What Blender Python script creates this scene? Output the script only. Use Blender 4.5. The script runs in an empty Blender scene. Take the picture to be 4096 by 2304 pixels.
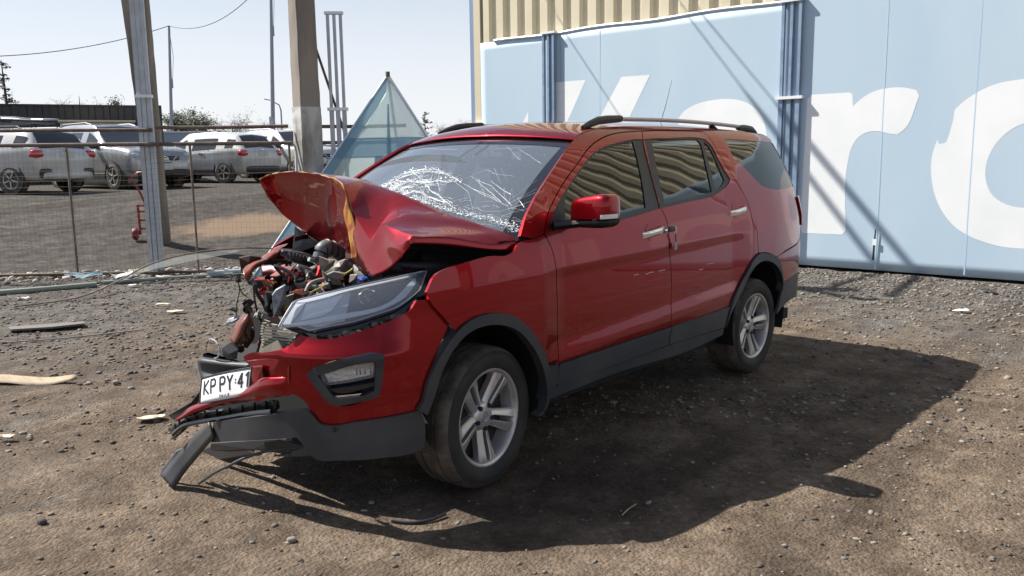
import bpy, bmesh, math, random
import numpy as np
from mathutils import Vector, Matrix, noise
from mathutils.geometry import delaunay_2d_cdt
sc=bpy.context.scene
C=sc.collection
# ------------------------------------------------------------------ camera, sky, sun, exposure
cam=bpy.data.cameras.new('camera'); camo=bpy.data.objects.new('camera',cam); C.objects.link(camo); sc.camera=camo
_y,_p,_r=.8462,.1516,-.0141
_f=Vector((math.sin(_y)*math.cos(_p),math.cos(_y)*math.cos(_p),-math.sin(_p)))
_rt=Vector((math.cos(_y),-math.sin(_y),0)); _u=_rt.cross(_f)
_r2=math.cos(_r)*_rt+math.sin(_r)*_u; _u2=-math.sin(_r)*_rt+math.cos(_r)*_u
camo.matrix_world=Matrix(((_r2.x,_u2.x,-_f.x,-2.8),(_r2.y,_u2.y,-_f.y,-3.4891),(_r2.z,_u2.z,-_f.z,1.5384),(0,0,0,1)))
cam.sensor_width=36; cam.lens=36*3377.4/4096; cam.clip_start=.05; cam.clip_end=2000
SUND=Vector((-.61,1.42,1.68)).normalized()          # towards the sun
world=bpy.data.worlds.new('World'); sc.world=world; world.use_nodes=True
_n=world.node_tree.nodes; _bg=_n['Background']
_sky=_n.new('ShaderNodeTexSky'); _sky.sky_type='NISHITA'; _sky.sun_disc=False
_sky.sun_elevation=math.asin(SUND.z); _sky.sun_rotation=math.atan2(SUND.x,SUND.y)
_sky.air_density=1.0; _sky.dust_density=1.2; _sky.ozone_density=1.5; _sky.altitude=500
_mx=_n.new('ShaderNodeMix'); _mx.data_type='RGBA'; _mx.inputs[7].default_value=(7.9,8.05,8.4,1)   # white haze, thick at the horizon, thin overhead
_tc=_n.new('ShaderNodeTexCoord'); _sp=_n.new('ShaderNodeSeparateXYZ'); world.node_tree.links.new(_tc.outputs['Generated'],_sp.inputs[0])
_mr=_n.new('ShaderNodeMapRange'); _mr.interpolation_type='SMOOTHSTEP'; _mr.inputs[1].default_value=-.05; _mr.inputs[2].default_value=.42; _mr.inputs[3].default_value=.97; _mr.inputs[4].default_value=.14
world.node_tree.links.new(_sp.outputs[2],_mr.inputs[0]); world.node_tree.links.new(_mr.outputs[0],_mx.inputs[0])
world.node_tree.links.new(_sky.outputs[0],_mx.inputs[6]); world.node_tree.links.new(_mx.outputs[2],_bg.inputs[0]); _bg.inputs[1].default_value=.060
_sl=bpy.data.lights.new('sun','SUN'); _sl.energy=4.7; _sl.angle=math.radians(.55); _sl.color=(1,.95,.87)
_so=bpy.data.objects.new('sun',_sl); C.objects.link(_so); _so.rotation_euler=(-SUND).to_track_quat('-Z','Y').to_euler(); _so.location=(-20,40,50)
sc.view_settings.view_transform='Standard'; sc.view_settings.look='None'; sc.view_settings.exposure=1.0; sc.view_settings.gamma=1
sc.view_settings.use_curve_mapping=False
try:
    sc.cycles.max_bounces=8; sc.cycles.transparent_max_bounces=16; sc.cycles.caustics_reflective=False; sc.cycles.caustics_refractive=False
    sc.cycles.use_denoising=True
except Exception: pass
R=random.Random(7)
# ------------------------------------------------------------------ helpers
def tag(o,label=None,cat=None,group=None,kind=None):
    if label: o['label']=label
    if cat: o['category']=cat
    if group: o['group']=group
    if kind: o['kind']=kind
    return o
def thing(name,label,cat,loc=(0,0,0),group=None,rz=0):
    o=bpy.data.objects.new(name,None); C.objects.link(o); o.location=loc; o.rotation_euler=(0,0,rz); o.empty_display_size=.1
    return tag(o,label,cat,group)
def link(name,me,parent=None,mat=None,label=None):
    o=bpy.data.objects.new(name,me); C.objects.link(o)
    if parent is not None: o.parent=parent
    if mat is not None and not me.materials: me.materials.append(mat)
    if label: o['label']=label
    return o
def mk(name,v,f,mat,parent=None,smooth=False,label=None):
    me=bpy.data.meshes.new(name); me.from_pydata([tuple(p) for p in v],[],f); me.materials.append(mat)
    if smooth: me.polygons.foreach_set('use_smooth',[True]*len(me.polygons))
    me.update(); return link(name,me,parent,None,label)
def face_out(o,ref):
    me=o.data; ref=Vector(ref); s=sum((p.normal.dot(ref)*p.area) for p in me.polygons)
    if s<0: me.flip_normals()
    return o
class MB:
    def __init__(s): s.v=[]; s.f=[]
    def add(s,v,f):
        b=len(s.v); s.v+=[tuple(p) for p in v]; s.f+=[tuple(i+b for i in q) for q in f]
    def box(s,c,d,rot=None):
        x,y,z=d[0]/2,d[1]/2,d[2]/2
        v=[Vector(p) for p in ((-x,-y,-z),(x,-y,-z),(x,y,-z),(-x,y,-z),(-x,-y,z),(x,-y,z),(x,y,z),(-x,y,z))]
        if rot is not None: v=[rot@p for p in v]
        c=Vector(c); s.add([c+p for p in v],[(0,3,2,1),(4,5,6,7),(0,1,5,4),(1,2,6,5),(2,3,7,6),(3,0,4,7)])
    def tube(s,pts,r,n=8,cap=True,flat=1.0):
        pts=[Vector(p) for p in pts]; rings=[]; m=len(pts)
        for i,p in enumerate(pts):
            t=(pts[min(i+1,m-1)]-pts[max(i-1,0)]).normalized()
            a=Vector((0,0,1)) if abs(t.z)<.9 else Vector((1,0,0))
            u=t.cross(a).normalized(); w=u.cross(t)
            rr=r[i] if isinstance(r,(list,tuple)) else r
            rings.append([p+u*rr*math.cos(2*math.pi*k/n)+w*rr*flat*math.sin(2*math.pi*k/n) for k in range(n)])
        v=[q for g in rings for q in g]
        f=[(i*n+k,i*n+(k+1)%n,(i+1)*n+(k+1)%n,(i+1)*n+k) for i in range(m-1) for k in range(n)]
        if cap: f+= [tuple(range(n))[::-1],tuple((m-1)*n+k for k in range(n))]
        s.add(v,f)
    def bar(s,a,b,w,h):
        a=Vector(a);b=Vector(b); d=(b-a); L=d.length
        q=d.to_track_quat('X','Z').to_matrix(); s.box((a+b)/2,(L,w,h),q)
    def prism(s,pts,off):
        n=len(pts); off=Vector(off); v=[Vector(p) for p in pts]; v+= [p+off for p in v]
        s.add(v,[tuple(range(n))[::-1],tuple(range(n,2*n))]+[(i,(i+1)%n,n+(i+1)%n,n+i) for i in range(n)])
    def build(s,name,mat,parent=None,smooth=False,label=None,bevel=0,kind=None):
        o=mk(name,s.v,s.f,mat,parent,smooth,label)
        if smooth:
            bm=bmesh.new(); bm.from_mesh(o.data)
            for e in bm.edges:
                if len(e.link_faces)==2 and e.calc_face_angle(0)>math.radians(40): e.smooth=False
            bm.to_mesh(o.data); bm.free()
        if bevel:
            m=o.modifiers.new('bevel','BEVEL'); m.width=bevel; m.segments=2; m.limit_method='ANGLE'
        if kind: o['kind']=kind
        return o
def copy_tree(o,parent=None):
    c=o.copy(); C.objects.link(c)
    if parent is not None: c.parent=parent
    for ch in o.children: copy_tree(ch,c)
    return c
# 2-D outlines
def smooth_outline(P,step,closed=True,ang=38):
    P=[np.array(p,float) for p in P]; n=len(P); out=[]
    def corner(i):
        a=P[i]-P[i-1]; b=P[(i+1)%n]-P[i]
        if np.linalg.norm(a)<1e-9 or np.linalg.norm(b)<1e-9: return True
        c=np.dot(a,b)/(np.linalg.norm(a)*np.linalg.norm(b)); return math.degrees(math.acos(max(-1,min(1,c))))>ang
    cs=[corner(i) for i in range(n)]
    for i in range(n):
        p1,p2=P[i],P[(i+1)%n]; d=np.linalg.norm(p2-p1)
        if d<1e-6: continue
        def tan(j,prev,nxt,cr,other):
            if cr: return other
            a=P[j]-prev; b=nxt-P[j]; la=np.linalg.norm(a); lb=np.linalg.norm(b)
            t=(a/la*lb+b/lb*la)/(la+lb)
            return t
        m1=tan(i,P[i-1],p2,cs[i],(p2-p1)/d)*d; k=(i+1)%n; m2=tan(k,p1,P[(k+1)%n],cs[k],(p2-p1)/d)*d
        s=max(1,int(round(d/step)))
        for q in range(s):
            u=q/s; out.append((2*u**3-3*u*u+1)*p1+(u**3-2*u*u+u)*m1+(-2*u**3+3*u*u)*p2+(u**3-u*u)*m2)
    return np.array(out)
def inside(pts,poly):
    x=pts[:,0];y=pts[:,1]; r=np.zeros(len(pts),bool); n=len(poly); j=n-1
    for i in range(n):
        xi,yi=poly[i];xj,yj=poly[j]
        if yi!=yj:
            c=((yi>y)!=(yj>y))&(x<(xj-xi)*(y-yi)/(yj-yi)+xi); r^=c
        j=i
    return r
def panel(name,outline,surf,mat,parent,holes=(),res=.035,bres=None,depth=.018,label=None,aniso=(1,1),toward=None,smooth=True,ang=38,flange_mat=None):
    bres=bres or res
    O=smooth_outline(outline,bres,ang=ang) if smooth else np.array(outline,float)
    Hs=[smooth_outline(h,bres,ang=ang) if smooth else np.array(h,float) for h in holes]
    lo=O.min(0);hi=O.max(0)
    rx,ry=res*aniso[0],res*aniso[1]
    gx=np.arange(lo[0]+rx*.4,hi[0],rx);gy=np.arange(lo[1]+ry*.4,hi[1],ry)
    G=np.array([(a,b) for a in gx for b in gy]) if len(gx) and len(gy) else np.zeros((0,2))
    if len(G):
        m=inside(G,O)
        for h in Hs: m&=~inside(G,h)
        B=np.concatenate([O]+Hs); sca=np.array([1/aniso[0],1/aniso[1]])
        G=G[m]
        if len(G):
            d=np.min(np.linalg.norm((G[:,None,:]-B[None,:,:])*sca,axis=2),axis=1); G=G[d>res*.45]
    pts=[];edges=[]
    for L in [O]+Hs:
        b=len(pts); n=len(L); pts+=[Vector(p) for p in L]; edges+=[(b+i,b+(i+1)%n) for i in range(n)]
    nb=len(pts); pts+=[Vector(p) for p in G]
    vo,eo,fo,_,_,_=delaunay_2d_cdt(pts,edges,[],0,1e-6)
    cen=np.array([np.mean([vo[i] for i in f],axis=0) for f in fo])
    m=inside(cen,O)
    for h in Hs: m&=~inside(cen,h)
    fs=[f for f,k in zip(fo,m) if k]
    P=[Vector(surf(v[0],v[1])) for v in vo]; e=.006
    N=[]
    for v in vo:
        du=Vector(surf(v[0]+e,v[1]))-Vector(surf(v[0]-e,v[1])); dv=Vector(surf(v[0],v[1]+e))-Vector(surf(v[0],v[1]-e))
        n=du.cross(dv)
        N.append(n.normalized() if n.length>1e-12 else Vector((0,-1,0)))
    ref=toward if toward is not None else Vector((-.6,-1,.4))
    sgn=1 if sum(n.dot(ref) for n in N)>0 else -1
    N=[n*sgn for n in N]
    F=[]
    for f in fs:
        a,b,c=P[f[0]],P[f[1]],P[f[2]]
        F.append(tuple(f) if (b-a).cross(c-a).dot(N[f[0]])>0 else tuple(f)[::-1])
    nf=len(F); nP=len(P); V=list(P)
    cnt={}
    for f in F:
        for i in range(len(f)):
            a,b=f[i],f[(i+1)%len(f)]; cnt[(a,b)]=1
    bd=[(a,b) for (a,b) in cnt if (b,a) not in cnt]
    if depth:
        mp={}
        for a,b in bd:
            for i in (a,b):
                if i not in mp: mp[i]=len(V); V.append(P[i]-N[i]*depth)
        F+=[(b,a,mp[a],mp[b]) for a,b in bd]
    me=bpy.data.meshes.new(name); me.from_pydata(V,[],F); me.materials.append(mat)
    if flange_mat is not None and depth:
        me.materials.append(flange_mat)
        for i in range(nf,len(F)): me.polygons[i].material_index=1
    me.polygons.foreach_set('use_smooth',[True]*len(F)); me.update()
    ln=[]
    for p in me.polygons:
        for vi in p.vertices:
            ln.append(N[vi] if p.index<nf else p.normal)
    me.normals_split_custom_set([tuple(n) for n in ln])
    return link(name,me,parent,None,label)
def catmull(A,n):
    A=np.array(A,float); m=len(A); out=[]
    for i in range(m-1):
        p0=A[max(i-1,0)];p1=A[i];p2=A[i+1];p3=A[min(i+2,m-1)]
        for q in range(n):
            u=q/n; out.append(.5*((2*p1)+(-p0+p2)*u+(2*p0-5*p1+4*p2-p3)*u*u+(-p0+3*p1-3*p2+p3)*u**3))
    out.append(A[-1]); return np.array(out)
def linsub(A,n):
    A=np.array(A,float); out=[]
    for i in range(len(A)-1):
        for q in range(n): out.append(A[i]+(A[i+1]-A[i])*q/n)
    out.append(A[-1]); return np.array(out)
def patch(name,grid,mat,parent,nu=5,nv=5,thick=.006,sharp_rows=(),jit=0,label=None,smooth=True,lin=False,tens=0,crease=0):
    g=np.array(grid,float)           # rows x cols x 3
    f=linsub if lin else ((lambda A,n: catmull(A,n)*(1-tens)+linsub(A,n)*tens) if tens else catmull)
    if sharp_rows:
        parts=[];last=0
        for r in list(sharp_rows)+[g.shape[0]-1]:
            seg=f(g[last:r+1],nu); parts.append(seg if not parts else seg[1:]); last=r
        a=np.concatenate(parts)
    else: a=f(g,nu)
    a=np.swapaxes(f(np.swapaxes(a,0,1),nv),0,1); h,w,_=a.shape
    if jit:
        for i in range(h):
            for j in range(w):
                n=noise.noise_vector(Vector(a[i,j])*7)+.5*noise.noise_vector(Vector(a[i,j])*19); a[i,j]+=np.array(n)*jit
            if crease:
                q=Vector(a[i,j])*5.5; rn=1-abs(noise.noise(q))*2; a[i,j]+=np.array((-.5,-.3,.6))*crease*(max(0,rn)**3-.3)
    V=a.reshape(-1,3); F=[(i*w+j,i*w+j+1,(i+1)*w+j+1,(i+1)*w+j) for i in range(h-1) for j in range(w-1)]
    o=mk(name,V,F,mat,parent,smooth,label)
    if smooth and sharp_rows:
        me=o.data; rows={r*nu for r in sharp_rows}
        bm=bmesh.new(); bm.from_mesh(me); bm.verts.ensure_lookup_table()
        for e in bm.edges:
            i0=e.verts[0].index//w; i1=e.verts[1].index//w
            if i0==i1 and i0 in rows: e.smooth=False
        bm.to_mesh(me); bm.free()
    if thick:
        m=o.modifiers.new('solid','SOLIDIFY'); m.thickness=thick; m.offset=0
    return o
# ------------------------------------------------------------------ materials
def lin(h):
    h=h.lstrip('#'); c=[int(h[i:i+2],16)/255 for i in (0,2,4)]
    return tuple(x/12.92 if x<=.04045 else ((x+.055)/1.055)**2.4 for x in c)+(1,)
def mat(name,col,rough=.5,metal=0,coat=0,spec=.5,noise_amt=0,noise_scale=8,col2=None,bump=0,bump_scale=60,coat_rough=.03,alpha=1,detail=6,lo=.4,hi=.62,stretch=None):
    m=bpy.data.materials.new(name); m.use_nodes=True; nt=m.node_tree; b=nt.nodes['Principled BSDF']
    col=tuple(col)+((1,) if len(col)==3 else ())
    b.inputs['Base Color'].default_value=col; b.inputs['Roughness'].default_value=rough; b.inputs['Metallic'].default_value=metal
    b.inputs['Coat Weight'].default_value=coat; b.inputs['Coat Roughness'].default_value=coat_rough; b.inputs['Specular IOR Level'].default_value=spec
    if alpha<1: b.inputs['Alpha'].default_value=alpha
    if col2 is not None or bump:
        tc=nt.nodes.new('ShaderNodeTexCoord'); src=tc.outputs['Object']
        if stretch:
            mp=nt.nodes.new('ShaderNodeMapping'); mp.inputs['Scale'].default_value=stretch; nt.links.new(src,mp.inputs[0]); src=mp.outputs[0]
    if col2 is not None:
        col2=tuple(col2)+((1,) if len(col2)==3 else ())
        n=nt.nodes.new('ShaderNodeTexNoise'); n.inputs['Scale'].default_value=noise_scale; n.inputs['Detail'].default_value=detail; nt.links.new(src,n.inputs['Vector'])
        r=nt.nodes.new('ShaderNodeValToRGB'); r.color_ramp.elements[0].position=lo; r.color_ramp.elements[1].position=hi
        r.color_ramp.elements[0].color=col; r.color_ramp.elements[1].color=col2
        nt.links.new(n.outputs['Fac'],r.inputs[0]); nt.links.new(r.outputs[0],b.inputs['Base Color'])
    if bump:
        n2=nt.nodes.new('ShaderNodeTexNoise'); n2.inputs['Scale'].default_value=bump_scale; n2.inputs['Detail'].default_value=5; nt.links.new(src,n2.inputs['Vector'])
        bp=nt.nodes.new('ShaderNodeBump'); bp.inputs['Strength'].default_value=bump; bp.inputs['Distance'].default_value=.01; nt.links.new(n2.outputs['Fac'],bp.inputs['Height']); nt.links.new(bp.outputs[0],b.inputs['Normal'])
    return m
def glass_mat(name,tint,refl=1.0,rough=0.0,ior=1.5,film=None):
    m=bpy.data.materials.new(name); m.use_nodes=True; nt=m.node_tree; nt.nodes.remove(nt.nodes['Principled BSDF'])
    out=nt.nodes['Material Output']; t=nt.nodes.new('ShaderNodeBsdfTransparent'); t.inputs[0].default_value=tuple(tint)+(1,)
    g=nt.nodes.new('ShaderNodeBsdfGlossy'); g.inputs['Roughness'].default_value=rough; g.inputs[0].default_value=(refl,refl,refl,1)
    fr=nt.nodes.new('ShaderNodeFresnel'); fr.inputs[0].default_value=ior; mx=nt.nodes.new('ShaderNodeMixShader')
    nt.links.new(fr.outputs[0],mx.inputs[0]); nt.links.new(t.outputs[0],mx.inputs[1]); nt.links.new(g.outputs[0],mx.inputs[2])
    last=mx
    if film:
        d=nt.nodes.new('ShaderNodeBsdfDiffuse'); d.inputs[0].default_value=film[0]; mx2=nt.nodes.new('ShaderNodeMixShader')
        mx2.inputs[0].default_value=film[1]; nt.links.new(mx.outputs[0],mx2.inputs[1]); nt.links.new(d.outputs[0],mx2.inputs[2]); last=mx2
    nt.links.new(last.outputs[0],out.inputs[0]); return m
M={}
M['paint']=mat('red_paint',(.25,.002,.006),rough=.34,metal=.85,coat=1.0,coat_rough=.012,spec=.1); M['paint'].node_tree.nodes['Principled BSDF'].inputs['Coat IOR'].default_value=1.38
M['plastic']=mat('grey_plastic',(.026,.029,.036),rough=.5,col2=(.048,.049,.052),noise_scale=3,bump=.15,bump_scale=300)
M['black']=mat('black_plastic',(.012,.012,.014),rough=.45)
M['gloss']=mat('gloss_black',(.010,.010,.013),rough=.12,coat=.5)
M['pillar']=mat('pillar_film',(.018,.020,.026),rough=.45)
M['chrome']=mat('chrome',(.80,.81,.83),rough=.06,metal=1)
M['alloy']=mat('alloy',(.62,.61,.60),rough=.32,metal=.55,col2=(.45,.42,.39),noise_scale=5)
M['alu']=mat('rail_aluminium',(.45,.46,.49),rough=.4,metal=.6)
M['tyre']=mat('tyre_rubber',(.014,.014,.016),rough=.75,col2=(.035,.030,.026),noise_scale=4,bump=.2,bump_scale=90)
M['tread']=mat('tyre_tread',(.052,.044,.037),rough=.9,col2=(.125,.100,.078),noise_scale=9,bump=.3,bump_scale=120)
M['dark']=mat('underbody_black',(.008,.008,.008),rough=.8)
M['glass']=glass_mat('tinted_window_glass',(.16,.19,.20),1.0,ior=1.62)
M['quart']=glass_mat('dark_window_glass',(.10,.13,.14),1.0,ior=1.62)
M['wind']=glass_mat('windscreen_glass',(.70,.76,.78),1.0,ior=2.15,film=((.48,.56,.67,1),.14))
M['clear']=glass_mat('clear_lens',(.90,.93,.96),1.0,ior=1.55,film=((.75,.80,.88,1),.11))
M['crack']=mat('glass_crack',(.74,.78,.79),rough=.3)
M['seat']=mat('seat_fabric',(.22,.22,.245),rough=.85)
M['trimgrey']=mat('cabin_trim',(.12,.12,.125),rough=.7)
M['redlens']=mat('red_lens',(.42,.012,.016),rough=.1,coat=1)
M['white']=mat('white_paint',(.78,.79,.80),rough=.4)
M['rust']=mat('torn_sealant',(.42,.22,.035),rough=.45,col2=(.22,.05,.015),noise_scale=16)
M['disc']=mat('brake_disc',(.035,.03,.027),rough=.6,metal=.3)  # brake disc darkened so the openings between the spokes read as shade
# ---- side surface of the big car: half width as a function of x (rearwards from the front axle) and height z
import math
ZT=np.arange(0.10,1.90,0.004)
XT=np.arange(-1.0,3.95,0.05)
def _tilt(x,z):
    z1=1.0+0.02*(x-.47); z2=.588+.05*(x-.49)
    zr=min(max((x-.35)/.15,0),1)*min(max((2.55-x)/.2,0),1)      # creases live on the doors
    k=[(.10,-9),(.30,-5),(.50,-2.5),(z2-.055,-3),(z2-.03,-3+11*zr),(z2+.03,-3+11*zr),(z2+.05,-3+1.5*zr),
       (.80,1.2),(z1-.06,1.8),(z1-.042,1.8-10*zr),(z1-.012,1.8-8*zr),(z1+.008,8),(1.11,10),(1.2,15),(1.26,18),(1.40,22),(1.58,27),(1.66,38),(1.71,58),(1.76,72),(1.9,80)]
    a=[p[0] for p in k]; b=[p[1] for p in k]
    return np.interp(z,a,b)
def _plan(x):
    p=0.0
    if x<.1: p-=.10*((.1-x)/.9)**2
    if x>2.9: p-=.09*((x-2.9)/.75)**2
    if x>3.45: p-=.30*((x-3.45)/.36)**3
    return p
_WT=np.zeros((len(XT),len(ZT)))
for _i,_x in enumerate(XT):
    _t=np.tan(np.radians(_tilt(_x,ZT)))
    _t=np.convolve(np.pad(_t,2,mode='edge'),np.ones(5)/5,'valid')
    _w=-np.cumsum(_t)*0.004
    _w=_w-np.interp(.30,ZT,_w)+.895
    _WT[_i]=_w+_plan(_x)
def HWd(x,z):
    i=(min(max(x,-.99),3.89)+1.0)/.05; j=(min(max(z,.101),1.888)-.10)/.004
    a=int(i); b=int(j); u=i-a; v=j-b
    return float((_WT[a,b]*(1-u)+_WT[a+1,b]*u)*(1-v)+(_WT[a,b+1]*(1-u)+_WT[a+1,b+1]*u)*v)
def side_pt(x,z,off=0.0):
    return (x,-(HWd(x,z)+off),z)
# plan curves of the front end: list of (x,y), run from the wheel arch round to the middle
BUMP=[(-.25,-.878),(-.38,-.868),(-.48,-.85),(-.58,-.81),(-.67,-.745),(-.75,-.655),(-.81,-.55),(-.855,-.42),(-.885,-.28),(-.90,-.12),(-.91,.05),(-.915,.3)]
LAMP=[(-.05,-.84),(-.2,-.785),(-.38,-.735),(-.52,-.67),(-.64,-.585),(-.74,-.48),(-.82,-.37),(-.88,-.24),(-.92,-.08)]
def _arc(C):
    C=np.array(C); n=400
    t=np.linspace(0,len(C)-1,n); out=[]
    for q in t:
        i=min(int(q),len(C)-2); u=q-i
        p0=C[max(i-1,0)];p1=C[i];p2=C[i+1];p3=C[min(i+2,len(C)-1)]
        out.append(.5*((2*p1)+(-p0+p2)*u+(2*p0-5*p1+4*p2-p3)*u*u+(-p0+3*p1-3*p2+p3)*u**3))
    P=np.array(out); s=np.concatenate([[0],np.cumsum(np.linalg.norm(np.diff(P,axis=0),axis=1))])
    return s,P
BUMP_A=_arc(BUMP); LAMP_A=_arc(LAMP)
def cyl_pt(A,s,z,off=0.0,lean=0.0,z0=.9):
    S,P=A
    x=np.interp(s,S,P[:,0]); y=np.interp(s,S,P[:,1])
    tx=np.interp(s+.01,S,P[:,0])-np.interp(s-.01,S,P[:,0]); ty=np.interp(s+.01,S,P[:,1])-np.interp(s-.01,S,P[:,1])
    l=(tx*tx+ty*ty)**.5 or 1.0
    nx,ny=ty/l,-tx/l
    if nx*(x-.3)+ny*y<0: nx,ny=-nx,-ny
    o=off-lean*(z-z0)
    return (float(x+nx*o),float(y+ny*o),float(z))
# windscreen: v 0..1 from the cowl to the roof header, u -1..1 across the car
WSK=[(.205,1.165),(.30,1.262),(.405,1.342),(.52,1.418),(.655,1.501),(.785,1.571),(.912,1.634)]
def ws_pt(u,v,off=0.0):
    t=min(max(v,0),1)*(len(WSK)-1); i=min(int(t),len(WSK)-2); q=t-i
    x=WSK[i][0]*(1-q)+WSK[i+1][0]*q; z=WSK[i][1]*(1-q)+WSK[i+1][1]*q
    w=HWd(x,z)-.012; k=1-u*u; b=.20*(1-v)+.10*v
    return (x-b*k-.72*off,u*w,z+.03*k*v-.012+.70*off)

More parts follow.
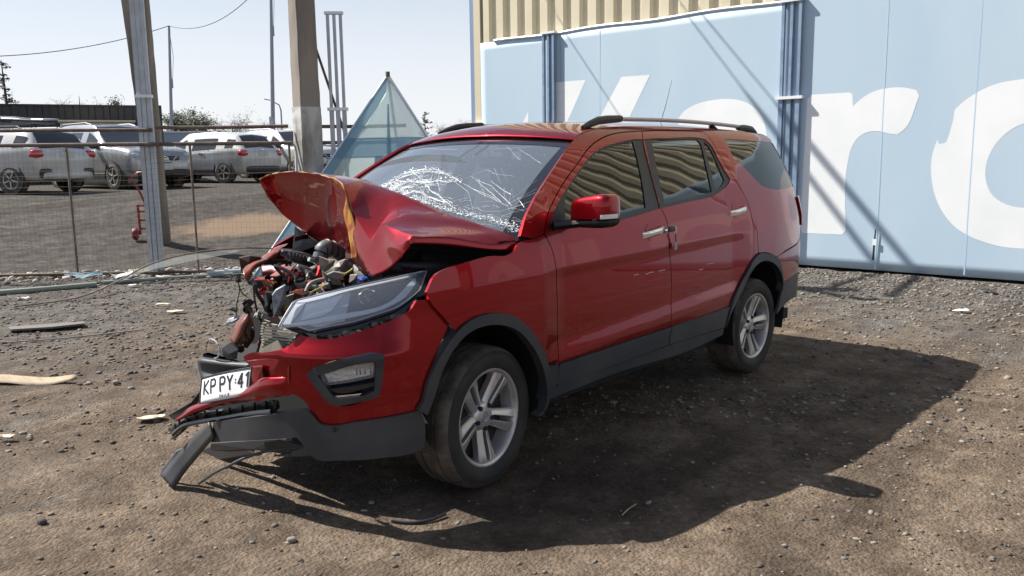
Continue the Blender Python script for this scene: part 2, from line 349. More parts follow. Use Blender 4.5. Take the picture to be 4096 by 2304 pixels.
def bump_off(s,z):
    k=min(1,max(0,(s-.22)/.15))*min(1,max(0,(1.0-s)/.2))
    return .012*math.sin(max(0,min(1,(z-.44)/.46))*math.pi)-k*.30*max(0,z-.735)**1.25*2.2-.012*k*max(0,min(1,(.56-z)/.04))+.016*k*max(0,1-abs(z-.735)/.05)
D={"front_door":[[0.462,0.514],[0.462,0.659],[0.459,0.87],[0.452,1.01],[0.436,1.099],[0.396,1.175],[0.433,1.233],[0.547,1.336],[0.691,1.431],[0.837,1.51],[1.003,1.597],[1.201,1.656],[1.372,1.681],[1.522,1.69],[1.639,1.695],[1.581,1.646],[1.506,1.437],[1.495,1.335],[1.496,1.257],[1.528,1.191],[1.537,1.123],[1.53,1.021],[1.552,0.895],[1.552,0.645],[1.541,0.534]],"rear_door":[[1.639,1.695],[1.945,1.704],[2.32,1.706],[2.393,1.7],[2.411,1.68],[2.417,1.586],[2.463,1.454],[2.516,1.351],[2.578,1.24],[2.6,1.16],[2.601,1.097],[2.657,1.026],[2.666,0.965],[2.676,0.874],[2.578,0.828],[2.494,0.756],[2.413,0.686],[2.338,0.616],[2.302,0.558],[2.263,0.552],[1.541,0.534],[1.552,0.645],[1.552,0.895],[1.53,1.021],[1.537,1.123],[1.528,1.191],[1.496,1.257],[1.495,1.335],[1.506,1.437],[1.581,1.646]],"front_opening":[[1.581,1.646],[1.482,1.643],[1.266,1.619],[1.107,1.591],[0.996,1.557],[0.888,1.505],[0.768,1.44],[0.667,1.38],[0.555,1.307],[0.479,1.236],[0.448,1.188],[0.74,1.187],[1.074,1.2],[1.489,1.24],[1.494,1.258],[1.495,1.335],[1.506,1.437]],"rear_opening":[[1.589,1.646],[1.511,1.436],[1.5,1.335],[1.502,1.257],[1.498,1.24],[1.817,1.262],[2.186,1.292],[2.336,1.33],[2.416,1.362],[2.442,1.384],[2.385,1.509],[2.37,1.613],[2.34,1.652],[2.265,1.659],[1.858,1.653],[1.666,1.649]],"front_glass":[[1.462,1.633],[1.269,1.609],[1.111,1.582],[1.008,1.55],[0.9,1.498],[0.78,1.435],[0.683,1.377],[0.649,1.343],[0.586,1.203],[0.852,1.213],[1.085,1.227],[1.351,1.251],[1.39,1.386],[1.426,1.512]],"rear_glass":[[1.673,1.642],[1.933,1.647],[2.244,1.647],[2.255,1.621],[2.201,1.481],[2.16,1.31],[1.857,1.284],[1.563,1.262],[1.581,1.394],[1.619,1.531]],"quarter_glass":[[2.312,1.636],[2.342,1.6],[2.356,1.49],[2.371,1.379],[2.337,1.357],[2.208,1.317],[2.239,1.45],[2.275,1.571]],"body_side":[[0.21,1.176],[0.279,1.262],[0.359,1.328],[0.491,1.411],[0.632,1.497],[0.752,1.566],[0.872,1.63],[1.0,1.672],[1.17,1.7],[1.45,1.718],[2.1,1.728],[2.7,1.722],[3.15,1.705],[3.4,1.68],[3.435,1.655],[3.4,1.635],[3.545,1.295],[3.58,1.235],[3.6,1.13],[3.6,1.0],[3.62,0.9],[3.359,0.866],[3.129,0.844],[2.97,0.82],[2.904,0.841],[2.798,0.864],[2.68,0.872],[2.666,0.965],[2.657,1.026],[2.601,1.097],[2.6,1.16],[2.578,1.24],[2.516,1.351],[2.463,1.454],[2.417,1.586],[2.411,1.68],[2.393,1.7],[2.32,1.706],[1.945,1.704],[1.639,1.695],[1.522,1.69],[1.372,1.681],[1.201,1.656],[1.003,1.597],[0.837,1.51],[0.691,1.431],[0.547,1.336],[0.433,1.233],[0.395,1.173],[0.295,1.159]],"dglass":[[2.602,1.655],[2.836,1.649],[3.385,1.635],[3.55,1.3],[2.946,1.308],[2.88,1.322],[2.725,1.429],[2.588,1.542]],"rear_bumper":[[2.97,0.818],[3.129,0.841],[3.359,0.863],[3.7,0.9],[3.8,0.85],[3.83,0.75],[3.82,0.62],[3.434,0.634],[3.123,0.607],[3.102,0.65],[3.053,0.733]],"rear_clad":[[3.122,0.609],[3.433,0.637],[3.825,0.63],[3.81,0.52],[3.72,0.42],[3.323,0.454],[3.122,0.42],[3.041,0.388],[3.105,0.553]],"rear_arch":[[2.302,0.558],[2.338,0.616],[2.413,0.686],[2.494,0.756],[2.578,0.828],[2.676,0.867],[2.799,0.859],[2.904,0.837],[2.97,0.815],[3.053,0.733],[3.107,0.65],[3.133,0.559],[3.105,0.553],[3.111,0.611],[3.066,0.674],[2.979,0.741],[2.863,0.792],[2.758,0.811],[2.658,0.802],[2.562,0.762],[2.499,0.702],[2.429,0.631],[2.364,0.569],[2.291,0.5],[2.24,0.415],[2.259,0.465]],"fender":[[0.395,1.173],[0.436,1.099],[0.452,1.01],[0.459,0.87],[0.462,0.659],[0.462,0.514],[0.452,0.507],[0.372,0.512],[0.35,0.566],[0.292,0.653],[0.219,0.733],[0.121,0.805],[0.018,0.838],[-0.088,0.847],[-0.19,0.827],[-0.257,0.798],[-0.327,0.878],[-0.388,0.952],[-0.4,0.987],[-0.341,1.056],[-0.286,1.075],[-0.169,1.091],[-0.032,1.107],[0.139,1.109],[0.197,1.149],[0.295,1.158]],"front_arch":[[-0.465,0.483],[-0.444,0.509],[-0.416,0.596],[-0.364,0.684],[-0.287,0.769],[-0.19,0.829],[-0.088,0.848],[0.018,0.84],[0.121,0.805],[0.219,0.733],[0.292,0.653],[0.35,0.566],[0.37,0.512],[0.451,0.508],[0.457,0.415],[0.378,0.404],[0.378,0.317],[0.325,0.275],[0.298,0.278],[0.35,0.302],[0.363,0.364],[0.344,0.468],[0.296,0.569],[0.219,0.665],[0.129,0.74],[0.015,0.786],[-0.091,0.797],[-0.175,0.785],[-0.273,0.724],[-0.343,0.631],[-0.382,0.528],[-0.418,0.454]],"front_clad":[[0.461,0.514],[0.955,0.524],[1.538,0.534],[1.518,0.483],[1.515,0.426],[0.924,0.411],[0.446,0.402],[0.45,0.455]],"rear_doorclad":[[1.544,0.535],[1.985,0.544],[2.273,0.553],[2.236,0.475],[2.221,0.419],[1.825,0.422],[1.522,0.425],[1.524,0.482]],"sill":[[0.373,0.52],[0.454,0.512],[0.446,0.46],[0.443,0.401],[0.925,0.408],[1.506,0.42],[2.226,0.413],[2.215,0.37],[1.837,0.344],[0.93,0.36],[0.357,0.342],[0.372,0.4]],"handle1":[[1.239,1.101],[1.47,1.125]],"handle2":[[2.307,1.164],[2.518,1.189]],"taillight":[[3.303,1.208],[3.299,1.155],[3.371,1.03]],"bumper":[[0.711,0.823],[0.608,0.809],[0.452,0.835],[0.302,0.875],[0.212,0.923],[0.19,0.952],[0.131,0.948],[0.019,0.835],[0.072,0.761],[0.115,0.69],[0.153,0.614],[0.178,0.548],[0.193,0.478],[0.349,0.467],[0.468,0.457],[0.586,0.441],[0.623,0.449],[0.664,0.495],[0.692,0.551],[0.723,0.57],[0.792,0.564],[0.857,0.548],[0.96,0.508],[0.938,0.577],[0.891,0.625],[0.832,0.638],[0.823,0.675],[0.788,0.722],[0.838,0.721],[0.994,0.692],[1.007,0.708],[0.982,0.722],[0.838,0.75],[0.757,0.776]],"scratch":[[[1.154,0.885],[1.177,0.887],[1.201,0.887]],[[1.276,0.882],[1.298,0.878],[1.32,0.883],[1.36,0.882]],[[1.409,0.88],[1.439,0.882],[1.486,0.881]],[[1.883,0.838],[1.935,0.838]],[[1.988,0.864],[2.068,0.862]]],"fog_outer":[[0.664,0.667],[0.623,0.696],[0.505,0.735],[0.399,0.754],[0.355,0.746],[0.349,0.719],[0.361,0.624],[0.374,0.571],[0.405,0.558],[0.548,0.531],[0.577,0.544],[0.614,0.595]],"fog_inner":[[0.617,0.663],[0.567,0.679],[0.455,0.71],[0.383,0.717],[0.377,0.697],[0.387,0.62],[0.39,0.591],[0.427,0.575],[0.545,0.559],[0.561,0.579],[0.589,0.62]],"fog_lamp":[[0.611,0.662],[0.567,0.676],[0.455,0.708],[0.383,0.715],[0.38,0.697],[0.387,0.65],[0.489,0.632],[0.589,0.617]],"fog_strip":[[0.548,0.57],[0.449,0.579],[0.455,0.574],[0.545,0.557]],"fog_bar":[[0.577,0.602],[0.387,0.626],[0.387,0.611],[0.561,0.593]],"valance":[[0.193,0.48],[0.349,0.468],[0.468,0.458],[0.586,0.443],[0.623,0.45],[0.664,0.495],[0.679,0.501],[0.782,0.486],[0.954,0.448],[1.128,0.405],[1.265,0.368],[1.284,0.312],[1.296,0.265],[1.035,0.325],[0.866,0.358],[0.739,0.381],[0.714,0.359],[0.689,0.319],[0.658,0.297],[0.533,0.292],[0.355,0.294],[0.212,0.301],[0.181,0.312],[0.171,0.397]],"lowlip":[[0.913,0.26],[0.667,0.344],[0.658,0.297],[0.764,0.28]],"lamp_lens":[[0.878,0.857],[0.864,0.89],[0.834,0.949],[0.814,0.96],[0.613,0.999],[0.397,1.027],[0.251,1.041],[0.206,1.044],[0.231,1.019],[0.283,0.971],[0.347,0.94],[0.405,0.915],[0.509,0.89],[0.581,0.872],[0.672,0.858],[0.754,0.842],[0.806,0.86],[0.849,0.857]],"lamp_body":[[0.881,0.856],[0.836,0.952],[0.816,0.963],[0.613,1.003],[0.248,1.046],[0.196,1.051],[0.206,1.017],[0.243,0.944],[0.293,0.907],[0.335,0.882],[0.437,0.877],[0.601,0.832],[0.675,0.819],[0.717,0.814],[0.762,0.825],[0.806,0.832],[0.846,0.84]],"lamp_proj":[[0.533,0.952],[0.499,0.95],[0.548,0.953],[0.484,0.949]],"lamp_refl":[[0.806,0.873],[0.784,0.949],[0.618,0.983],[0.601,0.972],[0.66,0.907],[0.705,0.892]],"lamp_left":[[0.869,0.864],[0.854,0.893],[0.824,0.948],[0.804,0.955],[0.784,0.949],[0.806,0.909],[0.831,0.877],[0.836,0.865]],"lamp_top":[[0.824,0.948],[0.811,0.959],[0.613,0.997],[0.397,1.024],[0.253,1.038],[0.253,1.03],[0.402,1.015],[0.613,0.986],[0.784,0.949]],"lamp_mid":[[0.782,0.942],[0.62,0.976],[0.638,0.956],[0.675,0.911],[0.712,0.895],[0.799,0.877]],"lamp_low":[[0.866,0.861],[0.677,0.894],[0.422,0.938],[0.323,0.994],[0.266,1.022],[0.273,1.001],[0.357,0.947],[0.427,0.92],[0.672,0.875],[0.804,0.86]],"hood":[[[0.4,0.64,1.34],[0.3,0.5,1.385],[0.22,0.33,1.41],[0.102,0.1,1.427],[0.045,-0.05,1.409],[0.031,-0.22,1.372],[0.045,-0.38,1.327],[0.071,-0.52,1.275],[0.126,-0.68,1.228],[0.189,-0.79,1.186],[0.226,-0.855,1.158]],[[0.06,0.64,1.4],[-0.02,0.5,1.44],[-0.03,0.32,1.455],[-0.021,0.12,1.453],[-0.054,-0.03,1.433],[-0.07,-0.17,1.351],[-0.089,-0.31,1.287],[-0.112,-0.46,1.278],[-0.009,-0.63,1.223],[0.042,-0.76,1.188],[0.066,-0.825,1.149]],[[-0.259,0.57,1.447],[-0.209,0.5,1.478],[-0.184,0.28,1.486],[-0.184,0.05,1.46],[-0.227,-0.12,1.421],[-0.219,-0.17,1.296],[-0.271,-0.38,1.167],[-0.258,-0.44,1.24],[-0.281,-0.58,1.218],[-0.313,-0.69,1.208],[-0.321,-0.715,1.205]],[[-0.212,0.61,1.402],[-0.106,0.6,1.355],[-0.059,0.46,1.316],[-0.065,0.24,1.262],[-0.16,0.0,1.247],[-0.236,-0.19,1.185],[-0.288,-0.33,1.079],[-0.289,-0.5,1.146],[-0.328,-0.63,1.157],[-0.33,-0.7,1.189],[-0.322,-0.715,1.193]],[[-0.167,0.64,1.355],[-0.094,0.62,1.254],[-0.046,0.5,1.165],[-0.043,0.27,1.069],[-0.1,0.02,1.041],[-0.211,-0.2,1.024],[-0.321,-0.44,1.006],[-0.322,-0.57,1.055],[-0.335,-0.66,1.117],[-0.326,-0.7,1.161],[-0.327,-0.717,1.179]]],"hood_flange":[[[0.224,-0.857,1.158],[0.064,-0.827,1.149],[-0.152,-0.775,1.197],[-0.323,-0.717,1.205]],[[0.223,-0.862,1.1],[0.058,-0.832,1.122],[-0.157,-0.779,1.158],[-0.326,-0.719,1.178]]],"seam":[[[-0.202,0.045,1.464],[-0.244,-0.125,1.435],[-0.241,-0.175,1.32],[-0.247,-0.235,1.198],[-0.262,-0.24,1.074]],[[-0.182,0.0,1.428],[-0.225,-0.14,1.377],[-0.215,-0.1,1.278],[-0.248,-0.18,1.167],[-0.252,-0.19,1.066]]],"cracks":[[[0.352,0.405],[0.318,0.444],[0.295,0.503],[0.26,0.574],[0.194,0.607],[0.089,0.621],[-0.012,0.623],[-0.116,0.606],[-0.247,0.558],[-0.346,0.521],[-0.399,0.505]],[[0.302,0.412],[0.274,0.477],[0.228,0.544],[0.154,0.579],[0.052,0.603],[-0.068,0.597],[-0.175,0.574]],[[0.211,0.388],[0.149,0.446],[0.087,0.503],[-0.055,0.486],[-0.171,0.506],[-0.309,0.495],[-0.367,0.519]],[[0.189,0.604],[0.047,0.55],[-0.067,0.486]],[[0.089,0.621],[0.009,0.55],[-0.131,0.457],[-0.176,0.385],[-0.272,0.296]],[[-0.067,0.486],[-0.103,0.383],[-0.146,0.314]],[[0.03,0.454],[0.083,0.391],[0.169,0.377]],[[-0.131,0.457],[-0.171,0.506],[-0.186,0.574]],[[-0.131,0.457],[-0.257,0.387],[-0.342,0.355],[-0.434,0.301]],[[-0.166,0.385],[-0.285,0.33],[-0.316,0.275]],[[0.007,0.356],[-0.069,0.394],[-0.166,0.385]],[[0.118,0.573],[0.037,0.503],[0.03,0.454],[-0.002,0.381]],[[0.259,0.526],[0.088,0.428],[-0.062,0.346]],[[-0.257,0.352],[-0.374,0.31],[-0.458,0.291],[-0.5,0.249]],[[-0.072,0.573],[-0.151,0.481]],[[-0.115,0.597],[-0.193,0.506],[-0.305,0.401]]],"cracks_fine":[[[-0.442,0.557],[-0.657,0.472],[-0.847,0.317],[-0.885,0.281]],[[-0.506,0.525],[-0.721,0.381],[-0.863,0.274]],[[-0.848,0.295],[-0.908,0.366],[-0.97,0.457]],[[-0.843,0.328],[-0.889,0.435],[-0.938,0.542]],[[-0.856,0.312],[-0.977,0.416]],[[-0.831,0.227],[-0.994,0.344]],[[-0.861,0.188],[-0.997,0.274]],[[-0.887,0.365],[-0.959,0.267]],[[-0.551,0.433],[-0.711,0.369],[-0.808,0.305]],[[-0.61,0.862],[-0.744,0.795],[-0.885,0.706]],[[-0.519,0.615],[-0.617,0.584],[-0.767,0.568]],[[-0.525,0.536],[-0.679,0.356]],[[-0.413,0.533],[-0.452,0.579],[-0.529,0.627]],[[-0.432,0.488],[-0.613,0.4],[-0.771,0.325]],[[-0.628,0.518],[-0.832,0.391],[-0.862,0.296]],[[-0.871,0.253],[-0.954,0.294]],[[-0.461,0.904],[-0.706,0.737]],[[-0.336,0.509],[-0.523,0.408],[-0.642,0.255]],[[-0.642,0.255],[-0.746,0.226],[-0.831,0.227]]],"frost":[[0.352,0.405],[0.225,0.42],[0.069,0.379],[-0.137,0.325],[-0.267,0.29],[-0.396,0.251],[-0.507,0.211],[-0.65,0.18],[-0.808,0.147],[-0.922,0.104],[-0.99,0.055]],"hole":[[-0.12,0.78],[-0.195,0.773],[-0.279,0.724],[-0.306,0.69],[-0.245,0.724],[-0.266,0.668],[-0.257,0.645],[-0.222,0.696]],"Wk":{"sheet":[[[0.055,0.8,1.062],[-0.041,0.74,1.061],[-0.119,0.69,1.056],[-0.197,0.64,1.037],[-0.279,0.58,1.022],[-0.364,0.53,1.008],[-0.42,0.49,0.994],[-0.461,0.46,0.984]],[[0.038,0.78,1.055],[-0.053,0.7,1.05],[-0.136,0.64,1.036],[-0.215,0.58,1.021],[-0.307,0.52,1.008],[-0.387,0.47,0.992],[-0.443,0.43,0.969],[-0.484,0.41,0.953]],[[0.049,0.8,1.05],[-0.025,0.74,1.03],[-0.1,0.69,1.007],[-0.164,0.64,0.997],[-0.266,0.58,0.983],[-0.341,0.53,0.968],[-0.393,0.49,0.94],[-0.435,0.45,0.914]]],"darkbox":[[-0.419,0.55,1.038],[-0.354,0.55,1.044],[-0.284,0.55,1.031],[-0.352,0.55,1.003],[-0.414,0.55,0.963]],"cross":[[[-0.332,0.5,0.988],[-0.314,0.42,0.997],[-0.309,0.34,0.986],[-0.323,0.24,1.002],[-0.355,0.12,1.027]],[[-0.356,0.44,0.958],[-0.327,0.38,0.96],[-0.332,0.3,0.96],[-0.349,0.22,0.966],[-0.375,0.14,1.002]],[[-0.3,0.5,0.91],[-0.28,0.44,0.913],[-0.3,0.36,0.922],[-0.326,0.28,0.932],[-0.352,0.2,0.964]]],"duct":[[-0.346,0.45,0.938],[-0.263,0.45,0.91],[-0.26,0.45,0.872],[-0.289,0.45,0.843],[-0.335,0.45,0.872],[-0.358,0.45,0.912]],"strut":[[-0.548,0.02,0.929],[-0.494,0.02,0.948],[-0.487,0.02,0.819],[-0.509,0.02,0.788],[-0.57,0.02,0.806],[-0.571,0.02,0.907]],"strut2":[[-0.58,0.06,0.921],[-0.542,0.06,0.912],[-0.562,0.06,0.826],[-0.577,0.06,0.815],[-0.589,0.06,0.847]],"rad":[[-0.583,0.0,0.81],[-0.556,-0.06,0.805],[-0.551,-0.16,0.749],[-0.62,-0.1,0.667],[-0.648,0.05,0.621],[-0.61,0.03,0.752]],"rad2":[[-0.582,-0.12,0.918],[-0.541,-0.12,0.925],[-0.52,-0.12,0.889],[-0.566,-0.12,0.834],[-0.585,-0.12,0.832]],"brown":[[[-0.596,0.2,0.833],[-0.659,0.2,0.765],[-0.702,0.2,0.69]],[[-0.625,0.14,0.805],[-0.668,0.14,0.748],[-0.71,0.14,0.674]],[[-0.581,0.2,0.752],[-0.603,0.2,0.691],[-0.648,0.2,0.651]]],"brown2":[[[-0.596,0.2,0.83],[-0.582,0.2,0.787],[-0.581,0.2,0.75]],[[-0.593,0.24,0.758],[-0.563,0.24,0.71],[-0.55,0.24,0.681]],[[-0.625,0.22,0.675],[-0.614,0.22,0.633],[-0.6,0.22,0.622]]],"panelgrey":[[-0.132,0.45,1.19],[-0.05,0.45,1.136],[0.033,0.45,1.079],[-0.123,0.45,1.047],[-0.155,0.45,1.064]],"panelgrey2":[[-0.14,0.44,1.134],[-0.062,0.44,1.145],[-0.044,0.44,1.122],[-0.144,0.44,1.111]],"fuse":[[-0.329,0.3,1.084],[-0.257,0.3,1.073],[-0.161,0.3,1.046],[-0.091,0.3,1.016],[-0.098,0.3,0.983],[-0.165,0.3,0.986],[-0.25,0.3,1.013],[-0.331,0.3,1.062]],"hose1":[[-0.264,0.05,1.054],[-0.246,0.05,1.092],[-0.213,0.05,1.106],[-0.176,0.05,1.094],[-0.14,0.05,1.069]],"lump1":[[-0.34,-0.05,1.077],[-0.285,-0.05,1.054],[-0.243,-0.05,1.054],[-0.255,-0.05,1.025],[-0.288,-0.05,1.007],[-0.325,-0.05,0.994],[-0.343,-0.05,1.03]],"lump2":[[-0.324,-0.15,1.031],[-0.297,-0.15,1.054],[-0.261,-0.15,1.061],[-0.251,-0.15,1.04],[-0.284,-0.15,1.014],[-0.326,-0.15,1.01]],"lump3":[[-0.423,-0.22,1.01],[-0.383,-0.22,1.02],[-0.307,-0.22,1.001],[-0.35,-0.22,0.977],[-0.341,-0.22,0.95],[-0.391,-0.22,0.961]],"lump4":[[-0.437,-0.2,1.026],[-0.399,-0.2,1.001],[-0.405,-0.2,0.981],[-0.387,-0.2,0.938],[-0.422,-0.2,0.942],[-0.429,-0.2,0.992]],"lump5":[[-0.349,-0.3,1.004],[-0.308,-0.3,1.003],[-0.304,-0.3,0.974],[-0.356,-0.3,0.972]],"bluecap":[[-0.369,-0.38,1.002],[-0.336,-0.38,1.003],[-0.311,-0.38,0.996],[-0.337,-0.38,0.98],[-0.367,-0.38,0.982]],"brownlump":[[-0.566,-0.15,0.939],[-0.513,-0.15,0.945],[-0.471,-0.15,0.923],[-0.496,-0.15,0.909],[-0.549,-0.15,0.904]],"brownduct":[[-0.348,0.22,0.975],[-0.254,0.22,0.965],[-0.224,0.22,0.938],[-0.258,0.22,0.915],[-0.341,0.22,0.92],[-0.371,0.22,0.942]],"plug":[[-0.521,0.42,0.972],[-0.494,0.42,0.975],[-0.492,0.42,0.93],[-0.527,0.42,0.93]],"beam":[[[-0.86,0.206,0.625],[-0.85,0.075,0.633],[-0.83,-0.035,0.634],[-0.81,-0.165,0.642]],[[-0.84,0.238,0.566],[-0.83,0.118,0.569],[-0.81,0.006,0.577],[-0.79,-0.081,0.593]],[[-0.86,0.187,0.524],[-0.85,0.087,0.542],[-0.83,-0.027,0.566],[-0.81,-0.101,0.584]]],"horn":[[-0.82,0.072,0.687],[-0.82,-0.005,0.724],[-0.82,-0.073,0.701],[-0.82,-0.056,0.653],[-0.82,0.029,0.641],[-0.82,0.07,0.654]],"bar":[[[-0.86,-0.224,0.642],[-0.86,-0.309,0.619],[-0.87,-0.427,0.639]],[[-0.93,0.038,0.567],[-0.9,-0.169,0.566],[-0.875,-0.309,0.597],[-0.875,-0.437,0.619]]],"barstrip":[[[-0.838,-0.495,0.645],[-0.862,-0.424,0.638],[-0.872,-0.35,0.625],[-0.875,-0.263,0.577],[-0.885,-0.114,0.509],[-0.905,0.075,0.451],[-0.925,0.196,0.406],[-0.945,0.249,0.364],[-0.955,0.295,0.331]],[[-0.838,-0.493,0.609],[-0.872,-0.436,0.603],[-0.885,-0.366,0.585],[-0.89,-0.284,0.547],[-0.9,-0.138,0.501],[-0.92,0.036,0.445],[-0.94,0.143,0.403],[-0.955,0.217,0.362],[-0.96,0.282,0.332]],[[-0.838,-0.489,0.566],[-0.858,-0.404,0.55],[-0.868,-0.334,0.536],[-0.872,-0.25,0.507],[-0.882,-0.104,0.468],[-0.902,0.059,0.42],[-0.922,0.166,0.381],[-0.942,0.237,0.352],[-0.955,0.289,0.327]]],"barblock":[[-0.868,-0.266,0.657],[-0.868,-0.343,0.672],[-0.868,-0.335,0.625],[-0.868,-0.285,0.536],[-0.868,-0.2,0.511]],"plate":[[-0.905,0.104,0.553],[-0.85,-0.239,0.649],[-0.885,-0.25,0.534],[-0.955,0.057,0.454]],"barback":[[-0.845,-0.168,0.665],[-0.845,-0.369,0.706],[-0.845,-0.442,0.712],[-0.845,-0.511,0.696],[-0.845,-0.504,0.624],[-0.845,-0.388,0.589],[-0.845,-0.305,0.606],[-0.845,-0.305,0.659],[-0.845,-0.227,0.645]],"grille":[[[-0.95,0.288,0.306],[-0.93,0.22,0.352],[-0.9,0.091,0.393],[-0.87,-0.079,0.435],[-0.85,-0.257,0.486],[-0.84,-0.395,0.522]],[[-0.93,0.321,0.256],[-0.91,0.237,0.317],[-0.88,0.12,0.353],[-0.85,-0.041,0.397],[-0.83,-0.22,0.446],[-0.82,-0.371,0.479]]],"jag":[[-0.92,0.449,0.312],[-0.92,0.345,0.36],[-0.91,0.222,0.421],[-0.9,0.127,0.503],[-0.88,0.185,0.435],[-0.88,0.287,0.361],[-0.9,0.349,0.319],[-0.92,0.368,0.3]],"jag2":[[-0.93,0.44,0.242],[-0.93,0.336,0.291],[-0.93,0.234,0.349],[-0.93,0.198,0.323],[-0.93,0.286,0.264],[-0.93,0.36,0.22],[-0.93,0.419,0.197],[-0.93,0.372,0.235]],"drop":[[[-0.93,0.028,0.367],[-0.93,0.069,0.342],[-0.94,0.19,0.253],[-0.955,0.339,0.127],[-0.985,0.434,0.03]],[[-0.94,-0.016,0.307],[-0.94,0.022,0.276],[-0.95,0.144,0.171],[-0.965,0.247,0.076],[-0.992,0.3,-0.002]]],"dropback":[[-0.97,0.473,0.018],[-0.965,0.458,0.046],[-0.94,0.351,0.155],[-0.93,0.306,0.177],[-0.95,0.384,0.08]],"under":[[-0.7,0.462,0.108],[-0.7,-0.167,0.266],[-0.7,-0.353,0.274],[-0.7,-0.24,0.209],[-0.7,0.017,0.171],[-0.7,0.302,0.1],[-0.7,0.467,0.07]],"under2":[[-0.62,0.708,-0.006],[-0.62,0.555,0.059],[-0.62,0.387,0.088],[-0.62,0.178,0.098],[-0.62,0.259,0.058],[-0.62,0.588,-0.088],[-0.62,0.726,-0.137],[-0.62,0.797,-0.114]],"silver":[[-0.66,0.413,0.082],[-0.66,0.315,0.118],[-0.66,0.263,0.119],[-0.66,0.278,0.101],[-0.66,0.372,0.084]],"lightpatch":[[-0.72,-0.065,0.424],[-0.72,-0.161,0.461],[-0.72,-0.223,0.466],[-0.72,-0.202,0.423],[-0.72,-0.099,0.417]],"inlet":[[-0.66,-0.13,0.449],[-0.66,-0.271,0.481],[-0.66,-0.32,0.425],[-0.66,-0.124,0.387]]},"T":{"rod1":[[[-0.365,0.1,1.026],[-0.32,0.1,1.01],[-0.274,0.1,0.992]],0.008],"rod2":[[[-0.319,0.3,1.083],[-0.267,0.3,1.074],[-0.193,0.3,1.056]],0.007],"rod3":[[[-0.296,0.1,1.051],[-0.266,0.1,1.04],[-0.237,0.1,1.03]],0.012],"yellow1":[[[-0.578,-0.3,0.953],[-0.532,-0.3,0.965],[-0.479,-0.3,0.982]],0.003],"yellow2":[[[-0.383,-0.3,1.016],[-0.353,-0.3,1.025],[-0.332,-0.3,1.037]],0.004],"cable1":[[[-0.564,-0.25,0.952],[-0.543,-0.25,0.982],[-0.504,-0.25,0.993],[-0.461,-0.25,0.996]],0.01],"cable2":[[[-0.523,0.4,0.936],[-0.517,0.4,0.89],[-0.536,0.4,0.83],[-0.546,0.4,0.759]],0.003],"cable3":[[[-0.547,0.2,0.947],[-0.541,0.2,0.903],[-0.51,0.2,0.847],[-0.489,0.2,0.8]],0.01],"cable4":[[[-0.52,0.4,0.917],[-0.503,0.4,0.875],[-0.475,0.4,0.853]],0.003],"cable5":[[[-0.588,0.15,0.948],[-0.584,0.15,0.862],[-0.565,0.15,0.782],[-0.534,0.15,0.747],[-0.507,0.15,0.79]],0.005],"cable6":[[[-0.56,0.1,0.757],[-0.587,0.1,0.714],[-0.605,0.1,0.657],[-0.622,0.1,0.617]],0.008],"trimwire":[[[-0.76,-0.495,0.318],[-0.8,-0.397,0.301],[-0.84,-0.295,0.277],[-0.88,-0.188,0.235],[-0.91,-0.069,0.173],[-0.925,-0.006,0.139],[-0.93,0.05,0.107],[-0.94,0.148,0.045]],0.007]}}
# ================================================================== THE WRECKED SUV
suv=thing('wrecked_suv','dark red SUV with crushed front end and shattered windscreen on the gravel','car',(0,0,0))
SP=lambda off: (lambda x,z: side_pt(x,z,off))
SW=lambda off: (lambda x,z: (x,-(HWd(x,z)+off),z))
def grow(P,d):           # offset a closed outline outwards by d
    P=[np.array(p,float) for p in P]; n=len(P); out=[]
    A=sum(P[i][0]*P[(i+1)%n][1]-P[(i+1)%n][0]*P[i][1] for i in range(n)); s=1 if A>0 else -1
    for i in range(n):
        a=P[i]-P[i-1]; b=P[(i+1)%n]-P[i]; a=a/(np.linalg.norm(a)+1e-9); b=b/(np.linalg.norm(b)+1e-9)
        na=np.array([a[1],-a[0]])*s; nb=np.array([b[1],-b[0]])*s; m=na+nb; l=np.linalg.norm(m)
        if l<.2: m=na; l=1
        m=m/l; c=max(.5,np.dot(m,na)); out.append(P[i]+m*d/c)
    return [tuple(p) for p in out]
GAP=-.0028
PM=M['paint']; mirror_list=[]
body=panel('body_side',grow(D['body_side'],GAP),SP(0),PM,suv,holes=[D['dglass']],res=.04,aniso=(1.3,.7),bres=.03); mirror_list.append(body)
fender=panel('fender',grow(D['fender'],GAP),SP(0),PM,suv,res=.035,aniso=(1.2,.6),bres=.02)
fd=panel('front_door',grow(D['front_door'],GAP),SP(0),PM,suv,holes=[D['front_opening']],res=.04,aniso=(1.5,.4),bres=.03); mirror_list.append(fd)
rd=panel('rear_door',grow(D['rear_door'],GAP),SP(0),PM,suv,holes=[D['rear_opening']],res=.04,aniso=(1.5,.4),bres=.03); mirror_list.append(rd)
rb=panel('rear_bumper',grow(D['rear_bumper'],GAP),SP(.004),PM,suv,res=.04,bres=.02); mirror_list.append(rb)
panel('bumper_cladding',D['rear_clad'],SP(.008),M['plastic'],rb,res=.05,bres=.02)
ra=panel('wheel_arch_trim',D['rear_arch'],SP(.014),M['plastic'],suv,res=.05,bres=.018,depth=.05); mirror_list.append(ra)
fa=panel('wheel_arch_trim',D['front_arch'],SP(.014),M['plastic'],suv,res=.05,bres=.018,depth=.05)
panel('door_cladding',grow(D['front_clad'],-.002),SP(.012),M['plastic'],fd,res=.05,bres=.03)
panel('door_cladding',grow(D['rear_doorclad'],-.002),SP(.012),M['plastic'],rd,res=.05,bres=.03)
sl=panel('side_sill',D['sill'],SP(.004),M['plastic'],suv,res=.06,bres=.03,depth=.06); mirror_list.append(sl)
